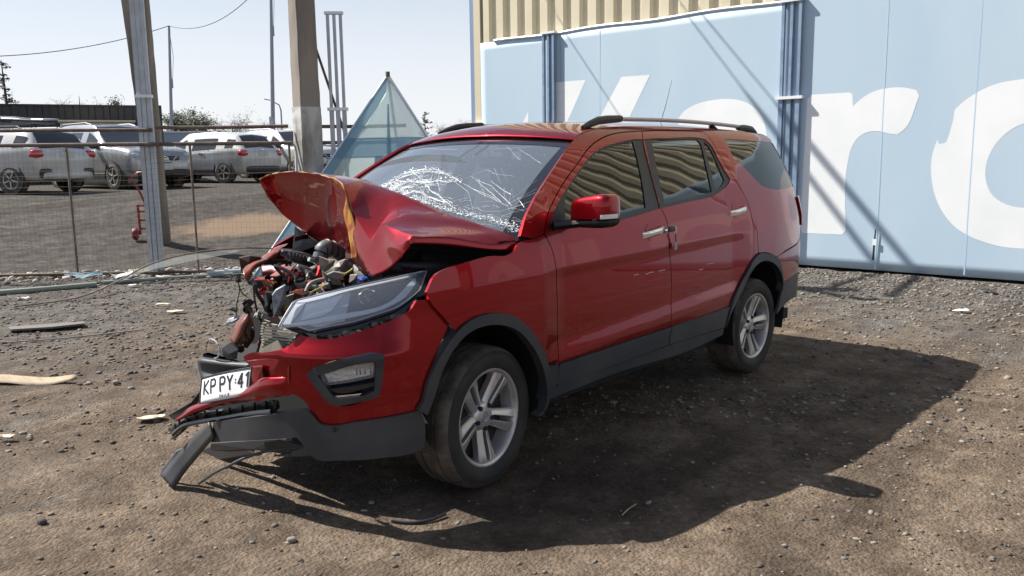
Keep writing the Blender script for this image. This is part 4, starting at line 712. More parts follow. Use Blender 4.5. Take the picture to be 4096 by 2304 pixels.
# number plate
PL=[Vector(p) for p in WK['plate']]
def plate_pt(a,b,off=0):
    p=(PL[0]*(1-a)+PL[1]*a)*(1-b)+(PL[3]*(1-a)+PL[2]*a)*b
    n=(PL[1]-PL[0]).cross(PL[3]-PL[0]).normalized()
    if n.x>0: n=-n
    return p+n*(off+.014*math.sin(a*2.6+.3)*math.cos(b*2))
gr=[[plate_pt(a/14,b/6) for a in range(15)] for b in range(7)]
M['platew']=mat('plate_white',(.80,.80,.80),rough=.35,bump=.05,bump_scale=40)
plate=patch('number_plate',gr,M['platew'],suv,nu=1,nv=1,thick=.003,lin=True)
g=MB(); E=[plate_pt(a/14,.0,.004) for a in range(15)]+[plate_pt(1,b/6,.004) for b in range(7)]+[plate_pt(1-a/14,1,.004) for a in range(15)]+[plate_pt(0,1-b/6,.004) for b in range(7)]
g.tube(E,.0028,5,cap=False); g.build('plate_frame',M['black'],plate)
SEG={'K':[[(0,0),(0,1)],[(1,0),(.08,.52),(1,1)]],'P':[[(0,1),(0,0),(.75,0),(1,.14),(1,.38),(.75,.52),(0,.52)]],'Y':[[(0,0),(.5,.5),(1,0)],[(.5,.5),(.5,1)]],'4':[[(.72,1),(.72,0),(0,.68),(1,.68)]],'1':[[(.2,.2),(.6,0),(.6,1)]],
 'C':[[(1,.1),(.7,0),(.3,0),(0,.2),(0,.8),(.3,1),(.7,1),(1,.9)]],'H':[[(0,0),(0,1)],[(1,0),(1,1)],[(0,.5),(1,.5)]],'I':[[(.5,0),(.5,1)]],'L':[[(0,0),(0,1),(1,1)]],'E':[[(1,0),(0,0),(0,1),(1,1)],[(0,.5),(.8,.5)]]}
def strokes(g,txt,a0,aw,b0,bh,gap,wd):
    a=a0
    for ch in txt:
        if ch==' ': a+=aw*.45; continue
        for L in SEG[ch]:
            for k in range(len(L)-1):
                p,q=L[k],L[k+1]; P=Vector((a+p[0]*aw,b0+p[1]*bh)); Q=Vector((a+q[0]*aw,b0+q[1]*bh))
                asp=.36/.13; d=Vector(((Q.x-P.x)*asp,(Q.y-P.y))); l=d.length or 1; nx=Vector((-d.y/asp,d.x))/l*wd; ex=Vector((d.x/asp,d.y))/l*wd*.6
                V=[]; n=4
                for t in range(n+1):
                    c=(P-ex)+((Q+ex)-(P-ex))*t/n
                    for sgn in (-1,1): V.append(plate_pt(c.x+nx.x*sgn,c.y+nx.y*sgn,.0028))
                g.add(V,[(2*t,2*t+1,2*t+3,2*t+2) for t in range(n)])
        a+=aw+gap
g=MB(); strokes(g,'KP',.075,.095,.16,.50,.055,.040); strokes(g,'PY',.42,.095,.16,.50,.05,.040); strokes(g,'41',.775,.085,.16,.50,.035,.040)
rb_=[plate_pt(.725+.010*math.cos(t),.40+.03*math.sin(t),.0028) for t in np.linspace(0,6.28,10,endpoint=False)]
for dz in (-.05,.06): g.add([plate_pt(.722+.012*math.cos(t),.40+dz+.036*math.sin(t),.0028) for t in np.linspace(0,6.28,10,endpoint=False)],[tuple(range(10))])
strokes(g,'CHILE',.40,.025,.80,.09,.018,.012)
g.build('plate_lettering',mat('plate_black',(.02,.02,.022),rough=.4),plate)
# pieces
def flat(name,key,mt,parent=suv,thick=.02,jit=.0,label=None):
    P=[Vector(p) for p in WK[key]]; c=Vector((-2.8,-3.49,1.54))
    mid=sum(P,Vector())/len(P); d=Vector(((mid-c).x,(mid-c).y,0)).normalized()
    g=MB(); 
    # slightly domed front face: centre vertex pulled towards the front
    n=len(P); V=[p for p in P]+[p+d*thick for p in P]+[mid-d*thick*.6]
    F=[(i,(i+1)%n,2*n) for i in range(n)]+[(i,n+i,n+(i+1)%n,(i+1)%n) for i in range(n)]+[tuple(range(n,2*n))]
    g.add(V,F); o=g.build(name,mt,parent,label=label)
    return o
def tub(name,key,mt,parent=suv,n=7,sub=4):
    P,r=WT[key]; g=MB(); g.tube(catmull(P,sub),r,n); return g.build(name,mt,parent,smooth=True)
patch('crumpled_wing',WK['sheet'],mat('scraped_red_paint',(.42,.10,.075),rough=.3,metal=.3,coat=.6,col2=(.40,.17,.10),noise_scale=9,bump=.3,bump_scale=25),suv,nu=5,nv=4,thick=.004,jit=.012)
flat('wing_bracket','darkbox',mat('burnt_brown',(.035,.012,.008),rough=.7),thick=.06)
patch('front_crossmember',WK['cross'],mat('dark_red_primer',(.13,.008,.014),rough=.45,coat=.4),suv,nu=4,nv=4,thick=.006,jit=.008)
flat('air_duct','duct',M['greyp'],thick=.08)
flat('wiring_plug','plug',M['black'],thick=.04)
flat('radiator_strut','strut',M['steel'],thick=.05); flat('radiator_strut','strut2',M['dark'],thick=.05)
rad=flat('radiator','rad',M['beige'],thick=.04); 
# radiator fins: thin slats proud of the core
P=[Vector(p) for p in WK['rad']]; ctr=sum(P,Vector())/len(P); ax=(P[2]-P[5]).normalized(); up=Vector((-.15,.1,1)).normalized(); g=MB()
nn=ax.cross(up).normalized(); 
if nn.dot(Vector((-1,-.8,0)))<0: nn=-nn
poly2=np.array([((p-ctr).dot(ax),(p-ctr).dot(up)) for p in P])
for k in range(34):
    h=-.25+k*.0145
    xs=[a for a in np.arange(-.3,.3,.006) if inside(np.array([[a,h]]),poly2)[0]]
    if len(xs)>3:
        a=ctr+ax*xs[0]+up*h+nn*.022; b=ctr+ax*xs[-1]+up*(h+R.uniform(-.006,.006))+nn*.022; g.bar(a,b,.010,.0062)
g.build('radiator_fins',mat('fin_metal',(.50,.46,.37),rough=.5,metal=.2),rad,kind='stuff')
flat('condenser_edge','rad2',M['beige'],thick=.03)
patch('broken_lamp_housing',WK['brown'],M['brown'],suv,nu=5,nv=4,thick=.006,jit=.006); patch('broken_lamp_housing',WK['brown2'],M['brown'],suv,nu=4,nv=4,thick=.006,jit=.01)
flat('inner_wing_panel','panelgrey',mat('grey_inner_panel',(.28,.28,.29),rough=.5),thick=.03); flat('rubber_seal','panelgrey2',M['gloss'],thick=.02)
fu=flat('fuse_box','fuse',M['black'],thick=.14)
g=MB(); P=[Vector(p) for p in WK['fuse']]
for k in range(9):
    p=P[1].lerp(P[3],k/8)+Vector((-.03,-.02,-.02)); g.box(p,(.012,.03,.05))
g.build('fuse_box_ribs',M['plastic'],fu,kind='stuff')
g=MB(); g.tube(catmull(WK['hose1'],5),[.038]*5+[.043]*6+[.038]*10,14); g.build('intake_hose',mat('hose_grey',(.10,.105,.11),rough=.45),suv,smooth=True)
g=MB()
for p in catmull(WK['hose1'],3)[::3]: rbox(g,p,(.022,.09,.09),e=.9)
g.build('hose_clamps',M['black'],suv,smooth=True,kind='stuff')
for key,mt in (('lump1','greyp'),('lump2','greyp'),('lump3','greyp'),('lump4','greyp'),('lump5','greyp'),('brownlump','brown'),('brownduct','black')):
    o=flat('broken_engine_cover' if 'lump' in key else 'lamp_bracket',key,M[mt],thick=.05)
flat('coolant_cap','bluecap',M['blue'],thick=.05)
for k,n_,m_ in (('rod1','support_rod','alu'),('rod2','support_rod','alu'),('rod3','support_rod','alu'),('yellow1','loose_wire','yel'),('yellow2','loose_wire','yel'),('cable1','loose_hose','greyp'),('cable2','loose_wire','black'),('cable3','loose_hose','black'),('cable4','loose_wire','black'),('cable5','loose_wire','black'),('cable6','loose_hose','black'),('trimwire','trim_strip','plastic')):
    tub(n_,k,M[m_])
# engine mass behind it all
M['engine']=mat('oily_engine',(.020,.019,.018),rough=.55,col2=(.06,.055,.05),noise_scale=7,bump=.4,bump_scale=20)
g=MB(); rbox(g,(.12,.02,.78),(.62,1.05,.52),e=.3); g.box((.0,.0,.42),(.8,1.3,.14)); rbox(g,(.05,-.40,.93),(.34,.30,.22),e=.25); rbox(g,(-.02,.38,.86),(.3,.32,.26),e=.4)
for k in range(4): rbox(g,(.05,-.25+.15*k,1.06),(.20,.06,.07),e=.6)
g.build('engine',M['engine'],suv,smooth=True)
rr=random.Random(5)
def shard(name,c,s,mt):
    g=MB(); n=rr.randint(5,7); V=[]
    q=Matrix.Rotation(rr.uniform(0,6.28),3,Vector((rr.uniform(-1,1),rr.uniform(-1,1),rr.uniform(-1,1))).normalized())
    ring=[Vector((math.cos(k*6.283/n)*s*rr.uniform(.4,1.2),math.sin(k*6.283/n)*s*rr.uniform(.3,1),rr.uniform(-.25,.25)*s)) for k in range(n)]
    V=[Vector(c)+q@p for p in ring]; V2=[p+q@Vector((0,0,s*.18)) for p in V]
    g.add(V+V2,[tuple(range(n))[::-1],tuple(range(n,2*n))]+[(i,(i+1)%n,n+(i+1)%n,n+i) for i in range(n)]); return g.build(name,mt,suv)
for k in range(64):
    t=rr.random(); c=(-.34+.34*rr.random()*t,.46-.9*t+rr.uniform(-.06,.06),.96+rr.uniform(-.12,.04)-.05*t)
    shard('broken_fragment',c,rr.uniform(.02,.06),rr.choice([M['greyp'],M['black'],M['greyp'],M['steel'],M['brown'],M['black'],M['fold']]))
for k in range(22):
    c=(-.62+rr.uniform(-.05,.12),rr.uniform(-.10,.26),rr.uniform(.56,.86)); shard('broken_fragment',c,rr.uniform(.015,.05),rr.choice([M['greyp'],M['black'],M['beige'],M['brown']]))
M['salmon']=mat('scraped_red_paint_chip',(.40,.12,.08),rough=.4,coat=.4,col2=(.25,.03,.025),noise_scale=20)
for k in range(46):
    t=rr.random(); c=(-.30-.24*t+rr.uniform(-.05,.05),.46-.5*rr.random()**1.3,1.0-.26*t+rr.uniform(-.05,.03)); shard('broken_fragment',c,rr.uniform(.018,.05),rr.choice([M['salmon'],M['salmon'],M['greyp'],M['black'],M['steel'],M['beige'],M['rust'],M['fold']]))
for k in range(14):
    a=Vector((rr.uniform(-.40,-.12),rr.uniform(-.4,.12),rr.uniform(.84,1.0))); g=MB()
    P=[a]; 
    for q in range(4): P.append(P[-1]+Vector((rr.uniform(-.1,.06),rr.uniform(-.12,.12),rr.uniform(-.09,.05))))
    g.tube(catmull(P,4),rr.choice([.004,.006,.009]),6); g.build('loose_wire',rr.choice([M['black'],M['black'],M['greyp']]),suv,smooth=True)
# lower front
patch('bumper_beam',WK['beam'],M['plastic'],suv,nu=3,nv=3,thick=.03,jit=.003)
ho=flat('horn','horn',M['black'],thick=.05)
P=[Vector(p) for p in WK['horn']]; hc=sum(P,Vector())/len(P); g=MB(); g.tube([hc+Vector((-.03,.09+.06*math.cos(t),.01+.045*math.sin(t))) for t in np.linspace(0,4.6,14)],.004,6); g.build('horn_bracket',M['steel'],ho,smooth=True)
patch('bumper_bar',WK['barstrip'],PM,bump,nu=4,nv=4,thick=.01,jit=.003)
flat('plate_holder','barblock',M['fold'],bump,thick=.03)
flat('bumper_centre','barback',PM,bump,thick=.02)
patch('lower_grille',WK['grille'],M['black'],suv,nu=3,nv=4,thick=.02,jit=.006)
g=MB(); A=catmull(WK['grille'][0],4);B=catmull(WK['grille'][1],4)
for k in range(0,len(A),2): g.bar(Vector(A[k])+Vector((-.02,-.01,.01)),Vector(B[k])+Vector((-.02,-.01,-.01)),.01,.01)
g.tube([Vector(p)+Vector((-.03,0,-.02)) for p in (A*.5+B*.5)],.012,6); g.build('grille_slats',M['gloss'],suv,kind='stuff')
flat('torn_grille_edge','jag',M['black'],thick=.02); flat('torn_grille_edge','jag2',M['gloss'],thick=.03)
patch('broken_valance_strip',WK['drop'],M['plastic'],suv,nu=3,nv=4,thick=.012,label='broken charcoal valance strip hanging down to the ground'); flat('strip_backing','dropback',M['plastic'],thick=.02)
flat('dark_underfill','under',M['black'],thick=.03); flat('dark_underfill','under2',M['dark'],thick=.04); flat('bent_bracket','silver',M['alu'],thick=.01); flat('bent_bracket','lightpatch',M['beige'],thick=.02); flat('side_inlet','inlet',M['gloss'],thick=.02)  # dark sheets put in for the blackness under the nose
# dark blockers added to keep sunlight out of the bay and its ground shadow
g=MB(); g.box((-.33,0,.56),(.03,1.2,.36)); g.build('bay_blocker',M['dark'],suv)
g=MB(); g.box((-.20,-.02,.31),(.80,1.1,.02)); g.build('dark_underfill',M['dark'],suv)
g=MB(); g.box((.02,.60,.60),(.20,.03,.66)); g.box((.1,.60,.85),(.7,.03,.3)); g.build('side_blocker',M['dark'],suv)
g=MB(); g.box((-.66,.05,.42),(.03,.95,.30)); g.box((-.45,.05,.56),(.45,.95,.02)); g.build('nose_blocker',M['dark'],suv)
# right-hand front wing, folded short
rw=panel('right_wing',[(-.02,.80),(.12,.80),(.22,.74),(.33,.62),(.40,.51),(.46,.51),(.458,.87),(.45,1.01),(.436,1.10),(.395,1.17),(.30,1.15),(.14,1.10),(.02,1.05)],lambda x,z:(x,HWd(x,z),z),PM,suv,res=.05,bres=.03,toward=Vector((0,1,.2)))
# ================================================================== THE YARD
def sstep(a,b,x): t=min(max((x-a)/(b-a),0),1); return t*t*(3-2*t)
def terr(x,y):
    s=(x+2.8)*.47+(y+3.49)*.88
    return .9*sstep(13.6,21,s)+.01*max(0,s-21)
# ---- value noise in numpy
_rng=np.random.RandomState(3); _LAT=_rng.rand(256,256)
def vnoise(x,y):
    xi=np.floor(x).astype(int); yi=np.floor(y).astype(int); u=x-xi; v=y-yi; u=u*u*(3-2*u); v=v*v*(3-2*v)
    a=_LAT[xi%256,yi%256];b=_LAT[(xi+1)%256,yi%256];c=_LAT[xi%256,(yi+1)%256];d=_LAT[(xi+1)%256,(yi+1)%256]
    return (a*(1-u)+b*u)*(1-v)+(c*(1-u)+d*u)*v-.5
def axis(lo,hi,step,far,grow=1.22):
    m=list(np.arange(lo,hi,step)); d=step
    up=[];x=hi
    while x<far: up.append(x); d*=grow; x+=d
    dn=[];x=lo;d=step
    while x>-far: d*=grow; x-=d; dn.append(x)
    return np.array(dn[::-1]+m+up)
gx=axis(-2.6,8.7,.034,900); gy=axis(-3.4,8.6,.036,900)
X,Y=np.meshgrid(gx,gy,indexing='ij')
Sx=(X+2.8)*.47+(Y+3.49)*.88; T=np.clip((Sx-13.6)/7.4,0,1); Z=.9*T*T*(3-2*T)+.01*np.maximum(0,np.minimum(Sx,400)-21)
near=np.clip(1-(np.hypot(X-2,Y-2)-9)/10,0,1)*np.clip(1-np.maximum(np.maximum(Y-8.6,X-8.7),np.maximum(-3.4-Y,-2.6-X))/1.5,0,1)
al=(X*.66-Y*.75); ac=(X*.75+Y*.66)                          # along / across the wheel tracks
band=np.clip(.5+1.9*vnoise(al*.22+11,ac*1.5+4)+.8*vnoise(X*.9,Y*.9+20),0,1); band=.30+.70*band
hN=1.0*(.020*vnoise(al*.5+3,ac*2.6)+.016*vnoise(X*1.3,Y*1.3)+.014*vnoise(al*2.0,ac*6+9)+band*(.012*vnoise(X*9,Y*9)+.014*vnoise(X*19+7,Y*19)+.006*vnoise(X*31,Y*31)))+band**2*(.026*np.maximum(0,vnoise(X*7.3+5,Y*7.3)-.18)+.036*np.maximum(0,vnoise(X*12.1,Y*12.1+8)-.22))
Z=Z+hN*near-.010*near
nx_,ny_=X.shape
me=bpy.data.meshes.new('ground'); V=np.stack([X,Y,Z],2).reshape(-1,3)
i,j=np.meshgrid(np.arange(nx_-1),np.arange(ny_-1),indexing='ij'); b=(i*ny_+j).reshape(-1)
F=np.stack([b,b+ny_,b+ny_+1,b+1],1)
me.vertices.add(len(V)); me.vertices.foreach_set('co',V.reshape(-1)); me.loops.add(len(F)*4); me.loops.foreach_set('vertex_index',F.reshape(-1).astype(np.int32))
me.polygons.add(len(F)); me.polygons.foreach_set('loop_start',np.arange(0,len(F)*4,4,dtype=np.int32)); me.polygons.foreach_set('use_smooth',np.ones(len(F),bool)); me.update(calc_edges=True); me.validate()
def ground_mat():
    m=bpy.data.materials.new('ground_earth_gravel'); m.use_nodes=True; nt=m.node_tree; N=nt.nodes; L=nt.links; b=N['Principled BSDF']; b.inputs['Roughness'].default_value=.95; b.inputs['Specular IOR Level'].default_value=.15
    tc=N.new('ShaderNodeTexCoord')
    def noise(sc_,det=6,rough=.6,mp=None):
        n=N.new('ShaderNodeTexNoise'); n.inputs['Scale'].default_value=sc_; n.inputs['Detail'].default_value=det; n.inputs['Roughness'].default_value=rough
        src=tc.outputs['Object']
        if mp:
            q=N.new('ShaderNodeMapping'); q.inputs['Rotation'].default_value=mp[0]; q.inputs['Scale'].default_value=mp[1]; L.new(src,q.inputs[0]); src=q.outputs[0]
        L.new(src,n.inputs['Vector']); return n.outputs['Fac']
    def ramp(f,a,b_,c0,c1):
        r=N.new('ShaderNodeValToRGB'); r.color_ramp.elements[0].position=a; r.color_ramp.elements[1].position=b_; r.color_ramp.elements[0].color=c0; r.color_ramp.elements[1].color=c1; L.new(f,r.inputs[0]); return r.outputs[0]
    def mix(f,a,b_,t='MIX'):
        x=N.new('ShaderNodeMix'); x.data_type='RGBA'; x.blend_type=t
        for s,v in ((0,f),(6,a),(7,b_)):
            if isinstance(v,(int,float)): x.inputs[s].default_value=v
            elif isinstance(v,tuple): x.inputs[s].default_value=v
            else: L.new(v,x.inputs[s])
        return x.outputs[2]
    def math_(op,a,b_):
        x=N.new('ShaderNodeMath'); x.operation=op
        for s,v in ((0,a),(1,b_)):
            if isinstance(v,(int,float)): x.inputs[s].default_value=v
            else: L.new(v,x.inputs[s])
        return x.outputs[0]
    brown=ramp(noise(3.2),.35,.68,(.100,.077,.058,1),(.200,.158,.122,1))
    grey=ramp(noise(5),.35,.68,(.082,.076,.071,1),(.175,.163,.150,1))
    # grey gravel by the wall, at the back and in streaks; brown earth round the car
    sep=N.new('ShaderNodeSeparateXYZ'); L.new(tc.outputs['Object'],sep.inputs[0])
    gx_=math_('MULTIPLY',math_('SUBTRACT',sep.outputs[0],4.6),.42); gy_=math_('MULTIPLY',math_('SUBTRACT',sep.outputs[1],2.6),.30)
    base=math_('MAXIMUM',gx_,gy_)
    f=math_('ADD',base,math_('MULTIPLY',math_('SUBTRACT',noise(.55,4),.5),3.0))
    st=math_('MULTIPLY',math_('SUBTRACT',noise(1.0,4,.6,((0,0,math.radians(48.6)),(.35,2.6,1))),.5),2.6)
    f=math_('ADD',math_('ADD',f,st),.25); cl=N.new('ShaderNodeClamp'); L.new(f,cl.inputs[0])
    col=mix(cl.outputs[0],brown,grey)
    # darker gravel in the car park beyond the fence
    fl=math_('ADD',math_('MULTIPLY',sep.outputs[0],.70),math_('MULTIPLY',sep.outputs[1],.714)); fl=math_('SUBTRACT',fl,7.9)
    fl=math_('ADD',fl,math_('MULTIPLY',math_('SUBTRACT',noise(1.2,4),.5),1.2)); col=mix(ramp(fl,.0,.5,(0,0,0,1),(1,1,1,1)),col,mix(1.0,col,(.66,.65,.65,1),'MULTIPLY'))
    # small pebbles and grit
    vo=N.new('ShaderNodeTexVoronoi'); vo.inputs['Scale'].default_value=46; L.new(tc.outputs['Object'],vo.inputs['Vector'])
    vcol=ramp(vo.outputs['Color'],.1,.9,(.62,.60,.58,1),(1.28,1.26,1.23,1)); col=mix(.65,col,vcol,'MULTIPLY')
    vo3=N.new('ShaderNodeTexVoronoi'); vo3.inputs['Scale'].default_value=17; L.new(tc.outputs['Object'],vo3.inputs['Vector'])
    col=mix(.5,col,ramp(vo3.outputs['Color'],.1,.9,(.70,.68,.66,1),(1.22,1.21,1.19,1)),'MULTIPLY')
    col=mix(1.0,col,ramp(noise(.8,5,.6,((0,0,math.radians(48.6)),(.16,3.4,1))),.36,.62,(.70,.70,.71,1),(1.10,1.09,1.07,1)),'MULTIPLY')
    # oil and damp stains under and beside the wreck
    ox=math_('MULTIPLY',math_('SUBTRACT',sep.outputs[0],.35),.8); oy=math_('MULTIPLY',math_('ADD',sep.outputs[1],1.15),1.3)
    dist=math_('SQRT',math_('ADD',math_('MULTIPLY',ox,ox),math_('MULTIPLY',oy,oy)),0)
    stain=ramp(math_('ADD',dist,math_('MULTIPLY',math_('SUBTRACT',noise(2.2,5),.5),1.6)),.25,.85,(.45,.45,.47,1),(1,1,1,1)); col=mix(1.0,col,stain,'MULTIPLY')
    # pale soil heap beyond the fence
    px=math_('MULTIPLY',math_('SUBTRACT',sep.outputs[0],5.9),.62); py=math_('MULTIPLY',math_('SUBTRACT',sep.outputs[1],11.0),1.1)
    pd=math_('SQRT',math_('ADD',math_('MULTIPLY',px,px),math_('MULTIPLY',py,py)),0)
    pf=ramp(math_('ADD',pd,math_('MULTIPLY',math_('SUBTRACT',noise(2.4,5),.5),1.2)),.55,1.05,(1,1,1,1),(0,0,0,1)); col=mix(pf,col,(.21,.150,.105,1))
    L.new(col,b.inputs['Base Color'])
    n1=noise(34,8,.7); n2=noise(120,4,.6)
    v2=N.new('ShaderNodeTexVoronoi'); v2.inputs['Scale'].default_value=60; L.new(tc.outputs['Object'],v2.inputs['Vector'])
    h=math_('ADD',math_('MULTIPLY',n1,.9),math_('ADD',math_('MULTIPLY',n2,.35),math_('MULTIPLY',v2.outputs['Distance'],-.55)))
    bp=N.new('ShaderNodeBump'); bp.inputs['Strength'].default_value=.85; bp.inputs['Distance'].default_value=.022; L.new(h,bp.inputs['Height']); L.new(bp.outputs[0],b.inputs['Normal'])
    return m
me.materials.append(ground_mat()); go=bpy.data.objects.new('ground',me); C.objects.link(go); go['kind']='structure'
def gz(x,y):
    i=int(np.clip(np.searchsorted(gx,x)-1,0,nx_-2)); j=int(np.clip(np.searchsorted(gy,y)-1,0,ny_-2)); return float(Z[i,j])
# ---- loose stones: one object, nobody could count them
def stones(name,n,sampler,mats,seed):
    r=np.random.RandomState(seed)
    ico=[];
    t=(1+5**.5)/2
    bv=np.array([(-1,t,0),(1,t,0),(-1,-t,0),(1,-t,0),(0,-1,t),(0,1,t),(0,-1,-t),(0,1,-t),(t,0,-1),(t,0,1),(-t,0,-1),(-t,0,1)])/1.9
    bf=np.array([(0,11,5),(0,5,1),(0,1,7),(0,7,10),(0,10,11),(1,5,9),(5,11,4),(11,10,2),(10,7,6),(7,1,8),(3,9,4),(3,4,2),(3,2,6),(3,6,8),(3,8,9),(4,9,5),(2,4,11),(6,2,10),(8,6,7),(9,8,1)])
    P=np.array([sampler(r) for _ in range(n)])       # x,y,size
    zz=np.array([gz(p[0],p[1]) for p in P])
    a=r.rand(n)*6.283; sc3=np.stack([.8+r.rand(n)*.8,.6+r.rand(n)*.6,.40+r.rand(n)*.4],1)*P[:,2:3]
    V=bv[None]*sc3[:,None]*(1+(r.rand(n,12,1)-.5)*.5)
    ca,sa=np.cos(a)[:,None],np.sin(a)[:,None]; Vx=V[:,:,0]*ca-V[:,:,1]*sa; Vy=V[:,:,0]*sa+V[:,:,1]*ca
    V=np.stack([Vx+P[:,0:1],Vy+P[:,1:2],V[:,:,2]+zz[:,None]+P[:,2:3]*.18],2).reshape(-1,3)
    F=(bf[None]+(np.arange(n)*12)[:,None,None]).reshape(-1,3)
    me=bpy.data.meshes.new(name); me.vertices.add(len(V)); me.vertices.foreach_set('co',V.reshape(-1)); me.loops.add(len(F)*3); me.loops.foreach_set('vertex_index',F.reshape(-1).astype(np.int32)); me.polygons.add(len(F)); me.polygons.foreach_set('loop_start',np.arange(0,len(F)*3,3,dtype=np.int32))
    me.polygons.foreach_set('material_index',np.repeat(r.randint(0,len(mats),n),20).astype(np.int32)); me.update(calc_edges=True)
    for m in mats: me.materials.append(m)
    o=bpy.data.objects.new(name,me); C.objects.link(o); return o
sm_=[mat('stone_brown',(.13,.098,.074),rough=.9),mat('stone_grey',(.15,.138,.126),rough=.9),mat('stone_dark',(.066,.058,.052),rough=.9),mat('stone_pale',(.23,.205,.175),rough=.9)]
camp=np.array([-2.8,-3.489])
def samp_near(r):
    while True:
        d=2.2+9.5*r.rand()**1.25; a=math.radians(-4+98*r.rand()); x=camp[0]+d*math.cos(a); y=camp[1]+d*math.sin(a)
        if x<8.5 and r.rand()<float(band[int(np.clip(np.searchsorted(gx,x)-1,0,nx_-2)),int(np.clip(np.searchsorted(gy,y)-1,0,ny_-2))])**1.5: return (x,y,(.003+.011*r.rand()**3.0)*(1 if d<5 else 1.35))
def samp_wall(r):
    x=8.5-abs(r.normal(0,1.6)); return (max(x,2.5),-3.5+7*r.rand(),.006+.02*r.rand()**2.2)
def samp_mid(r):
    s=r.rand(); x=-.5+7*r.rand(); y=2.5+6.5*r.rand(); return (x,y,.007+.018*r.rand()**2.5)
def samp_fence(r):
    t=-.5+1.6*r.rand(); x=1.16+(3.9-1.16)*t; y=9.49-(9.49-6.8)*t; o=r.normal(0.15,.22); return (x+.70*o,y+.71*o,.012+.05*r.rand()**2)
for nm,n,sf,sd,lb in (('pebbles',15000,samp_near,1,0),('gravel',6500,samp_wall,2,0),('gravel',6500,samp_mid,4,0),('rubble',1100,samp_fence,5,0)):
    o=stones(nm,n,sf,sm_ if nm!='rubble' else [sm_[1],sm_[3],mat('stone_chalk',(.42,.37,.31),rough=.9)],sd); o['kind']='stuff'
# ---- single stones one can point at
def single_stone(x,y,s,label,m,group=None):
    g=MB(); rbox(g,(0,0,s*.35),(s*1.3,s,s*.8),e=.75,n=9,m=6); g.v=[tuple(Vector(p)+noise.noise_vector(Vector(p)*20+Vector((x,y,0)))*s*.12) for p in g.v]
    o=g.build('stone',m); o.location=(x,y,gz(x,y)); o.rotation_euler=(0,0,x*7); tag(o,label,'stone',group)
# ---- building with ribbed cladding behind the banners
bld=thing('warehouse','beige ribbed metal warehouse wall rising behind the pale blue banners','building',(8.7,0,0))
M['clad']=mat('beige_cladding',(.66,.60,.44),rough=.5,col2=(.60,.54,.39),noise_scale=1.5)
prof=[]; y=7.42; P0=.335
while y>-14:
    for dy,dx in ((0,0),(.125,0),(.155,-.055),(.30,-.055)):
        if y-dy>-14: prof.append((y-dy,dx))
    y-=P0
V=[];F=[]
for (yy,dx) in prof: V+=[(dx+.02,yy,3.3),(dx+.02,yy,9.0)]
for i in range(len(prof)-1): F.append((2*i,2*i+1,2*i+3,2*i+2))
mk('cladding',V,F,M['clad'],bld)
M['bluetrim']=mat('blue_grey_trim',(.20,.27,.42),rough=.5); M['cream']=mat('cream_trim',(.62,.55,.40),rough=.5)
g=MB(); g.box((-.01,7.40,4.5),(.10,.16,9.0)); g.build('corner_trim',M['cream'],bld)
g=MB(); g.box((.01,7.55,4.5),(.06,.13,9.0)); g.build('downpipe',M['bluetrim'],bld)
g=MB(); g.box((.5,-3.3,4.55),(.6,21.4,9.1)); g.box((4.5,7.2,4.5),(8,.06,9.0)); g.build('wall_core',mat('wall_core',(.3,.28,.22),rough=.8),bld)
# ---- banners
M['banner']=mat('banner_blue',(.42,.545,.655),rough=.6,col2=(.48,.595,.685),noise_scale=1.1,bump=.05,bump_scale=5,lo=.3,hi=.75,stretch=(1,1,.35))
M['bannerw']=mat('banner_white',(.82,.835,.845),rough=.6,col2=(.76,.785,.80),noise_scale=1.5,bump=.06,bump_scale=5)
def cx_(x,yy,zz): return x+.0005*math.sin(yy*5.1+zz*.7)+.0003*math.sin(yy*11+zz*1.9)+.0012*noise.noise(Vector((yy*.6,zz*.6,3)))
def cloth(name,y0,y1,z0,z1,x,label,nz=26):
    n=max(4,int(abs(y1-y0)/.12)); V=[];F=[]
    for a in range(n+1):
        yy=y0+(y1-y0)*a/n
        for b_ in range(nz+1):
            zz=z0+(z1-z0)*b_/nz
            V.append((cx_(x,yy,zz),yy,zz+.006*math.sin(yy*9)*(b_==nz)))
    for a in range(n):
        for b_ in range(nz): k=a*(nz+1)+b_; F.append((k,k+1,k+nz+2,k+nz+1))
    o=mk(name,V,F,M['banner'],None,True); m=o.modifiers.new('solid','SOLIDIFY'); m.thickness=.004; tag(o,label,'banner','banners along the warehouse wall'); return o
cloth('banner',7.29,5.42,.03,3.60,8.615,'narrow pale blue banner at the warehouse corner, left of the thin triple post')
bn=cloth('banner',5.46,1.46,.03,3.60,8.60,'pale blue banner with slanted white strokes, behind the roof of the red SUV')
bn2=cloth('banner',1.50,-3.9,.03,3.72,8.59,'pale blue banner with big white rounded letters, right of the red SUV')
bn3=cloth('banner',-3.86,-12,.03,3.70,8.60,'pale blue banner further right along the wall, beyond the big round letter')
for yy in (4.65,): 
    g=MB(); g.box((8.5975,yy,1.8),(.006,.018,3.5)); g.build('banner_seam',mat('banner_seam',(.40,.57,.72),rough=.6),bn)
for yy in (1.90-1.68,-.84): 
    g=MB(); g.box((8.5875,yy,1.8),(.006,.014,3.5)); g.build('banner_seam',mat('banner_seam',(.40,.57,.72),rough=.6),bn2)
g=MB(); g.tube([(8.60,y,3.605+.012*math.sin(y*3)) for y in np.linspace(6.95,1.5,40)],.022,6); hem=g.build('banner_hem',M['white'],bn,smooth=True)
